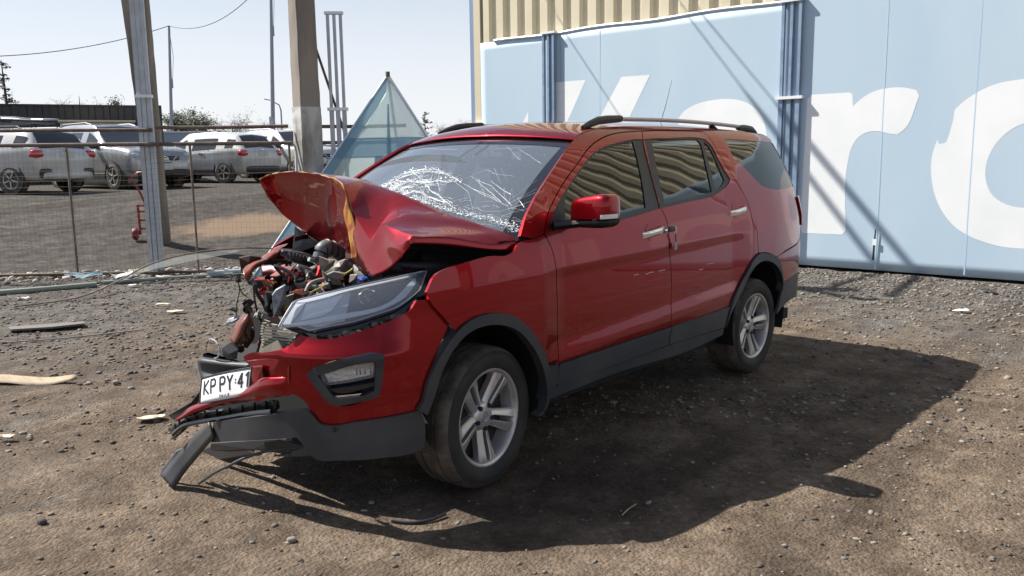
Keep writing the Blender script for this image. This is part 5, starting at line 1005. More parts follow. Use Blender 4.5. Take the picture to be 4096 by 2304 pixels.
def letter(outer,holes,x,parent):
    O=smooth_outline(outer,.06); Hs=[smooth_outline(h,.06) for h in holes]; pts=[];ed=[]
    for L in [O]+Hs:
        b=len(pts); pts+=[Vector(p) for p in L]; ed+=[(b+i,b+(i+1)%len(L)) for i in range(len(L))]
    vo,_,fo,_,_,_=delaunay_2d_cdt(pts,ed,[],0,1e-6); cen=np.array([np.mean([vo[i] for i in f],axis=0) for f in fo]); m=inside(cen,O)
    for h in Hs: m&=~inside(cen,h)
    F=[tuple(f) for f,k in zip(fo,m) if k]; xx=x-.0052; face_out(mk('letter',[(xx,p[0],p[1]) for p in vo],F,M['bannerw'],parent),(-1,0,0))
letter([(5.60,2.80),(4.925,2.798),(5.417,1.984),(5.62,1.70),(5.60,2.3)],[],8.60,bn)
letter([(6.174,2.362),(6.178,1.7),(6.62,1.7)],[],8.615,[o for o in bpy.data.objects if o.name=='banner'][0])
letter([(4.233,2.794),(3.701,2.788),(4.36,1.70),(4.98,1.70)],[],8.60,bn)
letter([(3.221,2.081),(3.109,2.207),(2.924,2.296),(2.669,2.344),(2.42,2.352),(2.211,2.322),(2.004,2.224),(1.866,2.073),(1.793,1.87),(1.769,1.654),(1.744,.5),(2.3,.48),(2.9,.55),(3.2,.9),(3.0,1.3),(2.45,1.5),(3.062,1.745)],[],8.60,bn)
letter([(1.16,2.337),(.656,2.336),(.618,2.305),(.605,2.154),(.509,2.242),(.359,2.326),(.169,2.361),(-.019,2.355),(-.166,2.313),(-.204,2.238),(-.021,1.813),(.036,1.776),(.126,1.79),(.251,1.822),(.418,1.813),(.528,1.745),(.6,1.617),(.642,1.399),(.626,.529),(.668,.474),(1.21,.472),(1.253,.523),(1.219,2.282)],[],8.59,bn2)
oc=-1.44
ol=[(-1.324,2.366),(-1.039,2.328),(-.809,2.221),(-.601,2.035),(-.455,1.746),(-.387,1.448),(-.411,1.173),(-.518,.872),(-.709,.631),(-.99,.481),(-1.232,.421),(-1.44,.413)]
oi=[(-1.44,1.868),(-1.358,1.86),(-1.235,1.796),(-1.105,1.663),(-1.022,1.494),(-.996,1.337),(-1.024,1.152),(-1.099,1.02),(-1.246,.923),(-1.44,.89)]
mir_=lambda L:[(2*oc-y,z) for y,z in L[::-1]]
letter(ol+mir_(ol)[1:],[oi+mir_(oi)[1:-1]],8.59,bn2)
for k,y in enumerate((-4.6,-6.9,-9.4)):
    sh=y+1.44
    if k!=1: letter([(p+sh,q) for p,q in ol+mir_(ol)[1:]],[[(p+sh,q) for p,q in oi+mir_(oi)[1:-1]]],8.60,bn3)
    else: letter([(y+.3,2.34),(y-.3,2.34),(y-.3,.47),(y+.3,.47)],[],8.60,bn3)
g=MB(); g.prism([(8.56,.238,.57),(8.56,.225,.57),(8.56,.232,.165),(8.56,.258,.165),(8.56,.250,.40)],(.004,0,0)); g.build('banner_tear',M['dark'],bn2)
g=MB(); g.box((8.555,.236,.40),(.006,.05,.08)); g.build('banner_tape',M['bannerw'],bn2)
g=MB(); g.box((8.64,-2.4,.02),(.05,19.6,.07)); g.build('dark_gap',M['dark'],bld)  # dark strip standing in for the shaded gap under the banners
# ---- triple tube posts
M['postblue']=mat('post_blue_grey',(.24,.33,.45),rough=.45,metal=.1,col2=(.19,.26,.36),noise_scale=6)
M['galv']=mat('galvanised_post',(.46,.49,.53),rough=.45,metal=.2,col2=(.38,.40,.43),noise_scale=5)
def triple(loc,rz,m,label,h1,h2,w=.30,uw=.040):
    t=thing('triple_post',label,'post',loc,'posts made of three tubes',rz)
    for k in (-1,0,1):
        g=MB(); g.box((k*w*.36,0,h1/2),(min(.058,w*.30),.055,h1)); g.build('lower_tube',m,t)
    for k in (-1,0,1):
        g=MB(); g.box((k*w*.36,0,(h1+h2)/2+.02),(uw,.05,h2-h1)); g.build('upper_tube',m,t)
    g=MB(); g.box((0,0,h1+.012),(w*1.16,.10,.04)); g.build('collar',M['white'],t)
    g=MB(); g.box((0,0,h2+.03),(w*1.05,.08,.035)); g.build('cap',M['white'],t)
    return t
triple((8.545,5.66,0),math.pi/2,M['postblue'],'thin blue triple tube post against the banner, nearest the warehouse corner',2.0,3.58,.29)
triple((8.545,1.45,0),math.pi/2,M['postblue'],'blue triple tube post against the banner just behind the rear of the red SUV',2.30,3.56,.33)
g_=triple((8.60,7.42,0),math.pi/2,M['galv'],'short triple tube post at the outer corner of the warehouse',2.13,2.16,.22)
triple((2.72,8.05,0),math.radians(-44),M['galv'],'galvanised triple tube post in the wire fence before the leaning concrete pole',2.44,4.6,.19,.046)
triple((4.54,6.17,0),math.radians(-44),M['galv'],'free standing triple tube post with open top, right of the big concrete pole',2.24,3.50,.24)
# ---- wire fence
M['rustpipe']=mat('rusty_pipe',(.085,.055,.042),rough=.6,col2=(.14,.10,.075),noise_scale=9)
M['fencepost']=mat('fence_upright',(.17,.14,.11),rough=.7,col2=(.11,.085,.065),noise_scale=8)
M['wire']=mat('fence_wire',(.10,.085,.07),rough=.6,metal=.3)
fen=thing('wire_fence','rusty pipe framed wire mesh fence between the yard and the parked cars','fence',(2.4,8.3,0))
fo=Vector((2.4,8.3,0)); fdv=Vector((1.17,-1.15,0)).normalized()
def fpt(t,z): p=Vector((1.92,8.74,0))+fdv*t; return Vector((p.x,p.y,z))-fo
for (t0,t1,z,r) in ((-3.5,3.02,1.82,.026),(-3.5,1.15,2.02,.024),(1.2,2.98,2.03,.024),(3.35,4.6,2.02,.024),(3.35,4.6,1.80,.024)):
    g=MB(); g.tube([fpt(t0,z),fpt((t0+t1)/2,z-.008),fpt(t1,z-.02 if t0<0 else z)],r,8); g.build('rail',M['rustpipe'],fen,smooth=True)
g=MB(); g.tube([fpt(-3.5,.05),fpt(3.1,.04)],.022,8); g.build('bottom_rail',M['rustpipe'],fen,smooth=True)
for t in (-2.4,0,1.64,2.98):
    g=MB(); g.tube([fpt(t,0),fpt(t,1.80)],.016,6); g.build('upright',M['fencepost'],fen,smooth=True)
g=MB(); rw_=random.Random(2)
t=-3.5
while t<3.0:
    dz=rw_.uniform(-.003,.003); g.tube([fpt(t,.05),fpt(t+dz*3,.9),fpt(t+dz,1.8)],.0011,3,cap=False); t+=.062
z=.12
while z<1.8:
    g.tube([fpt(-3.5+6.5*q/12,z+rw_.uniform(-.006,.006)) for q in range(13)],.0012,3,cap=False); z+=.075
g.build('wire_mesh',M['wire'],fen,kind='stuff')
# ---- concrete poles
M['conc']=mat('concrete_pole',(.27,.235,.20),rough=.9,col2=(.155,.135,.12),noise_scale=2.2,bump=.3,bump_scale=24,stretch=(1,1,.25))
M['white2']=mat('lime_wash',(.50,.50,.49),rough=.85,col2=(.21,.19,.165),noise_scale=3,lo=.42,hi=.6,stretch=(1,1,.4))
def sq_pole(g,a,b,w0,w1,d0,d1,rz,n=14,jit=.006):
    a=Vector(a);b=Vector(b); V=[];F=[]; q=Matrix.Rotation(rz,3,'Z'); rr=random.Random(4)
    for i in range(n+1):
        t=i/n; c=a.lerp(b,t); w=w0+(w1-w0)*t; d=d0+(d1-d0)*t; ch=.16
        for sx,sy in ((-1,-1+ch),(-1+ch,-1),(1-ch,-1),(1,-1+ch),(1,1-ch),(1-ch,1),(-1+ch,1),(-1,1-ch)):
            V.append(c+q@Vector((sx*w/2+rr.uniform(-jit,jit),sy*d/2+rr.uniform(-jit,jit),0)))
    for i in range(n):
        for k in range(8): F.append((i*8+k,i*8+(k+1)%8,(i+1)*8+(k+1)%8,(i+1)*8+k))
    F.append(tuple(n*8+k for k in range(8))); g.add(V,F)
pz=thing('concrete_pole','thick square concrete utility pole with a whitewashed foot behind the crumpled hood','utility pole',(4.235,6.47,0))
g=MB(); sq_pole(g,(0,0,0),(-.02,-.03,7.6),.31,.25,.31,.25,math.radians(-9),40,.004); g.build('pole_shaft',M['conc'],pz)
g=MB(); sq_pole(g,(0,0,0),(-.006,-.009,2.28),.324,.306,.324,.306,math.radians(-9),30,.004); g.build('limewash',M['white2'],pz)
g=MB(); g.bar((-.10-.35,.06-.95,7.15),(-.10+.35,.06+.95,7.15),.09,.11); g.build('crossarm',M['rustpipe'],pz)
for k in range(4):
    s=-1+2*k/3; g=MB(); h=MB(); lathe(h,[(0,0),(.03,.0),(.045,.03),(.03,.05),(.045,.08),(.02,.12),(0,.12)],12); g.add([Vector((p[0],p[2],p[1]))+Vector((-.10+.30*s,.06+.85*s,7.21)) for p in h.v],h.f); g.build('insulator',M['greyp'],pz)
g=MB(); g.tube([(.10,-.10,3.15),(.30,-.30,2.2),(.42,-.42,1.65)],.018,6); g.build('brace_strut',M['rustpipe'],pz,smooth=True)
lp=thing('concrete_pole','brown leaning concrete pole behind the galvanised post of the wire fence','utility pole',(4.15,10.75,.16))
g=MB(); sq_pole(g,(0,0,-.1),(-.66,-1.05,4.05),.24,.36,.20,.30,math.radians(-38),22,.005); g.build('pole_shaft',M['conc'],lp)
g=MB(); g.tube([(-.16,-.10,0.1),(-.82,-1.02,4.05)],.022,6); g.build('conduit',M['white'],lp)
# overhead cables running to the thick pole (thickened near it for the banner shadows)
def cable(name,a,b,r,sag,label,group=None):
    a=Vector(a);b=Vector(b); g=MB(); g.tube([a.lerp(b,t)-Vector((0,0,sag*4*t*(1-t))) for t in np.linspace(0,1,24)],[r if (len(a.xyz) and (a.lerp(b,t).x<6.75 or r<.04)) else .012 for t in np.linspace(0,1,24)],6); tag(g.build(name,mat(name+'_rubber',(.02,.02,.02),rough=.6) if name not in M else M[name],None,True),label,'cable',group)
cable('power_cable',(8.62,5.98,7.15),(4.09,5.55,7.20),.055,.02,'heavy black power cable from the thick concrete pole to the warehouse, front one','power cables to the warehouse')
cable('power_cable',(8.62,6.18,7.4),(4.09,6.42,7.30),.052,.02,'heavy black power cable from the thick concrete pole to the warehouse, rear one','power cables to the warehouse')
cable('thin_cable',(8.62,7.62,6.5),(3.6,8.5,6.5),.010,.01,'thin black cable strung to the warehouse corner')
# ---- shade net pyramid
M['net']=mat('green_shade_net',(.36,.47,.46),rough=.8)
def net_mat(name,col,tr):
    m=bpy.data.materials.new(name); m.use_nodes=True; nt=m.node_tree; nt.nodes.remove(nt.nodes['Principled BSDF']); out=nt.nodes['Material Output']
    d=nt.nodes.new('ShaderNodeBsdfDiffuse'); d.inputs[0].default_value=col; t=nt.nodes.new('ShaderNodeBsdfTranslucent'); t.inputs[0].default_value=col; p=nt.nodes.new('ShaderNodeBsdfTransparent')
    a=nt.nodes.new('ShaderNodeMixShader'); a.inputs[0].default_value=.5; b=nt.nodes.new('ShaderNodeMixShader'); b.inputs[0].default_value=tr
    nt.links.new(d.outputs[0],a.inputs[1]); nt.links.new(t.outputs[0],a.inputs[2]); nt.links.new(a.outputs[0],b.inputs[1]); nt.links.new(p.outputs[0],b.inputs[2]); nt.links.new(b.outputs[0],out.inputs[0]); return m
M['net']=net_mat('shade_net',(.60,.72,.72,1),.22); M['hem']=net_mat('blue_hem',(.27,.42,.54,1),.08); M['netlow']=net_mat('pale_net',(.60,.68,.64,1),.34)
A_=Vector((4.97,5.6,2.69)); Lb=Vector((3.44,6.75,0)); Rb=Vector((5.69,3.96,0)); 
tn=thing('net_canopy','pale green triangular shade net with a blue hem standing behind the red SUV','canopy',(Lb.x,Lb.y,0))
nn_=(Lb-A_).cross(Rb-A_).normalized()
if nn_.dot(Vector((-.74,-.65,0)))<0: nn_=-nn_
def tri(u,z):          # u 0..1 between the edges at height z
    a=A_.lerp(Lb,1-z/2.69); b=A_.lerp(Rb,1-z/2.69); return a.lerp(b,u)-Vector((Lb.x,Lb.y,0))
def tpanel(name,u0,u1,z0,z1,m,off=0,wav=.02,nu=16,nz=14):
    V=[];F=[]
    for a in range(nz+1):
        z=z0+(z1-z0)*a/nz
        for b_ in range(nu+1):
            uu0=u0(z) if callable(u0) else u0; uu1=u1(z) if callable(u1) else u1; u=uu0+(uu1-uu0)*b_/nu
            V.append(tri(u,z)+nn_*(off+wav*math.sin(u*17+z)*min(1,(2.7-z))+wav*.6*math.sin(u*31)))
    for a in range(nz):
        for b_ in range(nu): k=a*(nu+1)+b_; F.append((k,k+1,k+nu+2,k+nu+1))
    return mk(name,V,F,m,tn,True)
hemw=lambda z: min(.45,.15/(2.25*max(.02,(2.69-z)/2.69)*1.55))
tpanel('net_panel',hemw,.985,1.83,2.62,M['net']); tpanel('net_panel',hemw,.985,0.0,1.60,M['netlow'],wav=.012)
tpanel('blue_hem',0,hemw,0,2.66,M['hem'],off=.006,wav=.004,nu=4); tpanel('blue_hem',0.01,.99,1.58,1.85,M['hem'],off=.012,wav=.01,nz=3)
tpanel('blue_hem',.51,.55,1.0,2.3,M['hem'],off=.02,wav=.004,nu=3); tpanel('blue_hem',.985,1.0,0,2.66,M['hem'],off=.006,wav=.0,nu=2); tpanel('blue_hem',.40,.47,0,1.6,M['hem'],off=.02,wav=.004,nu=3)
z0=Vector((Lb.x,Lb.y,0))
for a,b in ((A_,Lb),(A_,Rb)):
    g=MB(); g.tube([a-z0-nn_*.02,b-z0-nn_*.02],.024,8); g.build('frame_pole',M['white'],tn,smooth=True)
bk=Vector((6.2,6.6,0)); g=MB(); g.tube([A_-z0,bk-z0],.024,8); g.build('frame_pole',M['white'],tn,smooth=True)
V=[A_-z0-nn_*.03,Lb-z0-nn_*.03,bk-z0]; mk('net_side',V,[(0,1,2)],M['net'],tn)
g=MB(); g.tube([A_-z0+Vector((0,0,-.02)),A_-z0+Vector((0,0,.05))],.03,6); g.build('pole_cap',M['fencepost'],tn)
# ================================================================== PARKED CARS BEHIND THE FENCE
M['cw']=mat('car_white',(.56,.57,.58),rough=.25,coat=.8,col2=(.42,.41,.38),noise_scale=1.2)
M['cs']=mat('car_silver',(.38,.40,.43),rough=.28,metal=.5,coat=.8,col2=(.32,.32,.32),noise_scale=1.2)
M['cglass']=mat('car_glass',(.03,.035,.042),rough=.05,spec=.6)
M['cblack']=mat('car_trim_black',(.022,.022,.024),rough=.5); M['navy']=mat('car_grille_dark',(.018,.024,.045),rough=.25)
M['headl']=mat('car_headlight',(.45,.48,.52),rough=.08,metal=.3,coat=1)
M['lightal']=mat('car_alloy',(.50,.49,.46),rough=.4,metal=.4)
M['cplate']=mat('car_plate',(.55,.55,.53),rough=.5)
HATCH=[(0.0,.46,.84,.90,.70,.50),(.03,.34,.92,.98,.84,.62),(.10,.28,1.02,1.06,.875,.66),(.34,.28,1.05,1.40,.885,.60),(.55,.27,1.05,1.49,.89,.60),(1.2,.26,1.02,1.55,.89,.61),(2.1,.26,.98,1.53,.89,.61),(2.35,.26,.97,1.47,.885,.62),(3.05,.26,.94,1.00,.88,.70),(3.6,.26,.88,.94,.87,.68),(4.1,.26,.78,.84,.83,.62),(4.25,.30,.68,.72,.74,.5),(4.32,.40,.60,.62,.60,.40)]
SUVP=[(0.0,.50,.90,.96,.70,.54),(.03,.36,.98,1.04,.85,.64),(.10,.30,1.08,1.13,.89,.68),(.28,.30,1.11,1.48,.90,.64),(.50,.29,1.11,1.60,.905,.64),(1.2,.28,1.08,1.65,.91,.65),(2.2,.28,1.05,1.63,.91,.65),(2.45,.28,1.04,1.57,.905,.66),(3.15,.28,1.02,1.09,.90,.74),(3.7,.28,.99,1.06,.89,.72),(4.2,.28,.90,.98,.85,.68),(4.36,.32,.78,.84,.76,.56),(4.43,.42,.66,.68,.62,.44)]
def carbody(root,prof,paint,scale=1.0,rails=False,rear=True,dirt=True,badge=None,clad=False):
    A=[]
    for (x,zb,zt,zr,w,wr) in prof:
        h=zt-zb
        A.append([(x,0,zb),(x,w*.80,zb),(x,w*.95,zb+h*.16),(x,w*.99,zb+h*.45),(x,w,zb+h*.75),(x,w*.975,zt),(x,wr+(.0 if zr-zt>.2 else .02),zr-.045*(zr-zt>.2)),(x,wr*.80,zr),(x,0,zr+.03)])
    a=catmull(np.array(A),4); a=np.swapaxes(catmull(np.swapaxes(a,0,1),3),0,1); h,w_,_=a.shape
    def grid(rng_i,rng_j,off,side):
        V=[];F=[];n=len(rng_j)
        for i in rng_i:
            for j in rng_j:
                p=np.array(a[i,j]); 
                du=a[min(i+1,h-1),j]-a[max(i-1,0),j]; dv=a[i,min(j+1,w_-1)]-a[i,max(j-1,0)]; nn=np.cross(du,dv); l=np.linalg.norm(nn)
                if l>1e-9 and off: p=p+nn/l*off
                V.append((p[0],p[1]*side,p[2]))
        for q in range(len(rng_i)-1):
            for r in range(n-1):
                f=(q*n+r,q*n+r+1,(q+1)*n+r+1,(q+1)*n+r); F.append(f if side<0 else f[::-1])
        return V,F
    off=.006
    i3,i5=list(range(0,h)),list(range(0,w_)); g=MB()
    for s in (1,-1): g.add(*grid(i3,i5,0,s))
    b=g.build('body',paint,root,smooth=True)
    bm=bmesh.new(); bm.from_mesh(b.data); bmesh.ops.remove_doubles(bm,verts=bm.verts,dist=.002); bmesh.ops.holes_fill(bm,edges=bm.edges,sides=0); bmesh.ops.recalc_face_normals(bm,faces=bm.faces); bm.to_mesh(b.data); bm.free()
    # which way do the offsets point: outwards must grow |y|
    t1,_=grid([4*5,4*5+1],[9,10],.01,1); t0,_=grid([4*5,4*5+1],[9,10],0,1); sg=1 if t1[0][1]>t0[0][1] else -1
    jb=16;jt=18          # belt to roof edge rows
    for s in (1,-1):
        for (i0,i1) in ((13,18),(19,24),(25,31)):
            g=MB(); g.add(*grid(list(range(i0,i1)),[15,16,17],off*sg,s)); g.build('side_window',M['cglass'],b)
    for nm,(i0,i1) in (('rear_window',(8,13)),('windscreen',(28,32))):
        g=MB()
        for s in (1,-1): g.add(*grid(list(range(i0,i1+1)),[19,20,21,22,23,24],off*sg,s))
        g.build(nm,M['cglass'],b)
    L=prof[-1][0]
    zt=prof[2][2]; w=prof[2][4]
    for s in (1,-1):
        g=MB(); rbox(g,(.10,s*(w-.13),zt-.12),(.22,.30,.19),e=.5); g.build('tail_light',M['redlens'],b,smooth=True)
        hz=prof[10][2]-.04; g=MB(); rbox(g,(L-.28,s*(prof[11][4]-.10),hz-.03),(.42,.30,.15),e=.55); g.build('headlight',M['headl'],b,smooth=True)
        g=MB(); rbox(g,(prof[7][0]+.42,s*(w+.08),prof[7][2]+.05),(.14,.22,.15),e=.6); g.build('door_mirror',M['cblack'] if s<0 else paint,b,smooth=True)
    g=MB(); rbox(g,(L-.07,0,prof[10][2]-.16),(.14,.9,.16),e=.4); g.build('grille',M['navy'],b,smooth=True)
    g=MB(); g.tube([(L+.005,-.32,prof[10][2]-.10),(L+.03,-.16,prof[10][2]-.24),(L+.03,.16,prof[10][2]-.24),(L+.005,.32,prof[10][2]-.10)],.018,6); g.build('grille_trim',M['chrome'],b,smooth=True)
    g=MB(); g.tube([(L+.03,.08*math.cos(t),prof[10][2]-.16+.055*math.sin(t)) for t in np.linspace(0,6.283,17)],.010,5,cap=False); g.bar((L+.03,-.09,prof[10][2]-.16),(L+.03,.09,prof[10][2]-.16),.012,.02); g.build('badge',M['chrome'],b)
    g=MB(); g.box((L+.03,0,prof[10][2]-.36),(.02,.38,.13)); g.build('number_plate',M['cplate'],b)
    g=MB(); rbox(g,(L-.10,0,.40),(.26,1.45,.20),e=.4); g.build('lower_bumper',M['cblack'],b,smooth=True)
    g=MB(); rbox(g,(.06,0,.40),(.24,1.50,.18),e=.4); g.build('lower_bumper',M['cblack'] if not clad else paint,b,smooth=True)
    g=MB(); g.box((.005,0,zt-.13),(.03,.38,.13)); g.build('number_plate',M['cplate'],b)
    g=MB(); rbox(g,(.012,0,zt-.02),(.03,.12,.06),e=.8); g.build('badge',M['chrome'],b,smooth=True)
    for s in (1,-1):
        if clad: g=MB(); rbox(g,(.05,s*.62,.46),(.14,.36,.22),e=.5); g.build('bumper_vent',M['cblack'],b,smooth=True)
        for x in (.75,3.55):
            g=MB(); h2=MB(); lathe(h2,[(0,0),(.30,0),(.365,-.01),(.375,.02)],24); g.add([(p[0]+x,s*(w-.005)+(-s*p[1]),p[2]+.36) for p in h2.v],h2.f); g.build('wheel_arch',M['cblack'],b)
            wo=MB(); lathe(wo,[(.20,-.012),(.25,-.03),(.30,-.02),(.325,.01),(.325,.19),(.28,.2)],28); T2=wo.build('wheel',M['tread'],b,smooth=True); T2.location=(x,s*(w-.02)*1.0,.325); T2.rotation_euler=(0,.3*x,0 if s<0 else math.pi)
            g=MB(); lathe(g,[(.195,-.014),(.212,-.02),(.215,.02),(.19,.06)],28); lathe(g,[(0,-.012),(.05,-.012),(.055,.02)],12)
            for k in range(5):
                a_=k*1.2566; g.bar((.03*math.cos(a_),-.008,.03*math.sin(a_)),(.20*math.cos(a_),-.012,.20*math.sin(a_)),.05,.022) 
            g.build('rim',M['lightal'],T2)
            g=MB(); lathe(g,[(0,.03),(.195,.03)],20); g.build('brake_disc',M['cblack'],T2)
        for x in (1.45,2.45):
            g=MB(); g.bar((x,s*(w+.012),prof[5][2]-.12),(x+.18,s*(w+.012),prof[5][2]-.12),.03,.03); g.build('door_handle',M['chrome'],b)
        g=MB(); g.box((2.15,s*(w-.01),.34),(2.1,.05,.10)); g.build('side_sill',M['cblack'],b)
        for x in (1.28,2.16):
            g=MB(); g.bar((x,s*(w*.987),.42),(x,s*(w+.004),prof[5][2]),.008,.008); g.build('door_gap',M['cblack'],b)
        if rails: g=MB(); g.tube([(.6,s*.60,prof[4][3]+.02),(.75,s*.60,prof[5][3]+.04),(1.9,s*.60,prof[5][3]+.05),(2.2,s*.60,prof[6][3]+.01)],.018,6); g.build('roof_rail',M['alu'],b,smooth=True)
    return b
def parked(label,prof,paint,pos,heading,front=False,**k):
    """pos = ground point under the middle of the end that faces us; heading = travel direction in degrees"""
    a=math.radians(heading); L=prof[-1][0]; p=Vector(pos)
    if front: p=p-Vector((math.cos(a),math.sin(a),0))*L
    r=thing('parked_car',label,'car',p,'cars parked behind the fence',a)
    carbody(r,prof,paint,**k); return r
pA=Vector((5.12,17.03,.91)); pB=Vector((7.46,17.10,.92)); pC=Vector((11.3,18.75,.955)); pD=Vector((14.53,19.76,.98))
LOWC=[(x,zb*.95,zt*.93,zr*.89,w,wr) for (x,zb,zt,zr,w,wr) in SUVP]
cA=parked('white hatchback crossover with roof racks and round red tail lights, leftmost behind the fence',LOWC,M['cw'],pA,69+46,rails=True,clad=True)
cB=parked('silver grey crossover with dark grille facing the fence, half hidden by the leaning pole',SUVP,M['cs'],pB,63.4+180+32,front=True,rails=True)
cC=parked('dusty white hatchback seen from behind, just left of the thick concrete pole',[(x,zb*.96,zt*.96,zr*.95,w,wr) for (x,zb,zt,zr,w,wr) in HATCH],M['cw'],pC,57.6+50)
cD=parked('white SUV with dark grille mostly hidden behind the thick concrete pole',SUVP,M['cw'],pD,53.4+180+40,front=True,rails=True)
# ladder rack lying on the white crossover
rk=thing('roof_rack','metal carrier frames on the roof of the leftmost white car','roof rack',cA.location,rz=cA.rotation_euler.z)
for s in (1,-1):
    g=MB(); g.tube([(.75,s*.18,1.68),(.75,s*.62,1.70),(1.6,s*.62,1.74),(1.6,s*.18,1.72),(.75,s*.18,1.68)],.018,5); g.build('carrier_frame',M['alu'],rk,smooth=True)
for x in (.85,1.6): 
    g=MB(); g.tube([(x,-.62,1.60),(x,.62,1.60)],.018,5); g.build('cross_bar',M['cblack'],rk,smooth=True)
# ---- distant buildings
M['blackclad']=mat('black_cladding',(.020,.021,.026),rough=.5,col2=(.032,.033,.040),noise_scale=1.5)
a=Vector((4.0,26.3,0)); b=Vector((10.45,23.42,0)); dd=(b-a).normalized(); nn=Vector((dd.y,-dd.x,0)); zt=3.32
sh=thing('black_shed','long black corrugated shed with a flat roof behind the parked cars','building',a)
L_=(b-a).length; V=[];F=[]; k=0; x=-6.0; pr=[]
while x<L_: pr+=[(x,0),(x+.16,0),(x+.20,.04),(x+.34,.04),(x+.38,0)]; x+=.42
pr=[p for p in pr if p[0]<=L_]+[(L_,0)]
for (x,d) in pr: p=dd*x+nn*d; V+=[(p.x,p.y,.6),(p.x,p.y,zt+.03)]
F=[(2*i,2*i+2,2*i+3,2*i+1) for i in range(len(pr)-1)]
mk('cladding',V,F,M['blackclad'],sh)
g=MB(); p0=dd*-6-nn*.05; p1=dd*L_-nn*.05; g.prism([p0+Vector((0,0,.5)),p1+Vector((0,0,.5)),p1+Vector((0,0,zt)),p0+Vector((0,0,zt))],-nn*4); g.build('shed_core',M['blackclad'],sh)
g=MB(); p1=dd*(L_+.05); g.box(p1+Vector((0,0,1.95)),(.16,.16,2.9)); g.build('corner_post',M['blackclad'],sh)
g=MB(); g.bar(dd*-6+Vector((0,0,zt+.05)),dd*L_+Vector((0,0,zt+.05)),.14,.05); g.build('roof_flashing',M['cblack'],sh)
cb=thing('site_cabin','low beige site cabin in front of the black shed','cabin',(7.4,22.6,.95))
q=Matrix.Rotation(math.atan2(-.56,1.36),3,'Z')
M['beigep']=mat('beige_panel',(.40,.38,.30),rough=.6,col2=(.33,.32,.27),noise_scale=2)
g=MB(); g.box(q@Vector((.75,.8,.92)),(1.95,1.6,1.84),q); g.build('cabin_walls',M['beigep'],cb,bevel=.05)
g=MB(); g.box(q@Vector((.75,.8,1.86)),(2.05,1.7,.05),q); g.build('cabin_roof',M['cream'],cb)
g=MB(); g.box(q@Vector((1.15,-.02,1.55)),(.10,.03,.38),q); g.build('cabin_sign',M['white'],cb)
# far boundary wall and small far things
M['farwall']=mat('far_wall',(.22,.23,.26),rough=.8,col2=(.17,.18,.20),noise_scale=1)
fw=thing('boundary_wall','low grey boundary wall in the far distance behind the parked cars','wall',(15.3,32.2,1.0))
g=MB(); n=7
P0=Vector((9.8,36,0)); P1=Vector((44,17,0)); 
for k in range(n):
    p=P0.lerp(P1,k/n); r_=P0.lerp(P1,(k+.96)/n); g=MB(); g.bar(p-Vector((15.3,32.2,0))+Vector((0,0,.55)),r_-Vector((15.3,32.2,0))+Vector((0,0,.55)),.2,1.5+.18*(k%2)); g.build('wall_panel',M['farwall'],fw)
ct=thing('white_container','pale blue and white box container beside the thin post in the distance','container',(14.4,29.3,1.05))
g=MB(); g.box((0,0,.95),(1.9,1.9,1.5),Matrix.Rotation(-.5,3,'Z')); g.build('container_body',mat('pale_blue',(.34,.42,.52),rough=.5),ct)
g=MB(); g.box((0,0,1.72),(2.0,2.0,.06),Matrix.Rotation(-.5,3,'Z')); g.build('container_roof',M['white'],ct)
def far_van(px,py,pz,rz,label,m):
    r=thing('parked_car',label,'car',(px,py,pz),None,rz); carbody(r,HATCH,m); return r
far_van(22.6,23.6,1.05,2.2,'white car far behind the fence, between the net canopy and the red SUV',M['cw'])
# ---- thin poles and wires
M['polegrey']=mat('grey_steel_pole',(.30,.33,.38),rough=.5,metal=.3)
def thin_pole(label,a,b,r0,r1,fit=None):
    a=Vector(a); t=thing('thin_pole',label,'pole',a); g=MB(); d=Vector(b)-a; g.tube([d*0,d*.55,d],[r0,(r0+r1)/2,r1],8); g.build('shaft',M['polegrey'],t,smooth=True)
    if fit: g=MB(); g.box(d*.62+Vector((.06,0,0)),(.10,.10,.45)); g.tube([d*.62+Vector((.12,0,.2)),d*.8+Vector((.18,0,0)),d*.97],.012,5); g.build('bracket',M['polegrey'],t)
    return t
thin_pole('thin grey pole carrying the sagging wire, right of the leaning concrete pole',(17.55,36.65,1.0),(17.83,36.50,8.08),.10,.055,True)
thin_pole('tall thin grey pole left of the thick concrete pole, running out of the top',(18.96,30.07,.9),(19.3,29.85,11.2),.11,.05,True)
lpz=thing('street_light','tiny far street light with a curved arm left of the thick concrete pole','street light',(35.97,54.79,1.38)); g=MB(); g.tube([(0,0,0),(0,0,4.2),(-.1,.06,4.6),(-.6,.4,4.95),(-1.0,.7,5.05)],[.07,.06,.05,.04,.04],6); g.build('mast',M['polegrey'],lpz)
thin_pole('faint thin pole in the haze just right of the thick concrete pole',(38.2,53.2,1.3),(38.1,53.1,6.2),.07,.05)
thin_pole('short dark post standing in the distance above the fence rail',(14.6,23.3,.9),(14.6,23.3,3.15),.09,.08)
cable('thin_wire',(17.83,36.50,8.08),(9.0,36.0,5.9),.018,.35,'thin black wire sagging from the thin pole to the left edge')
cable('thin_wire',(17.83,36.50,8.08),(18.2,27.8,9.6),.016,.95,'thin black wire sagging from the thin pole up to the right')
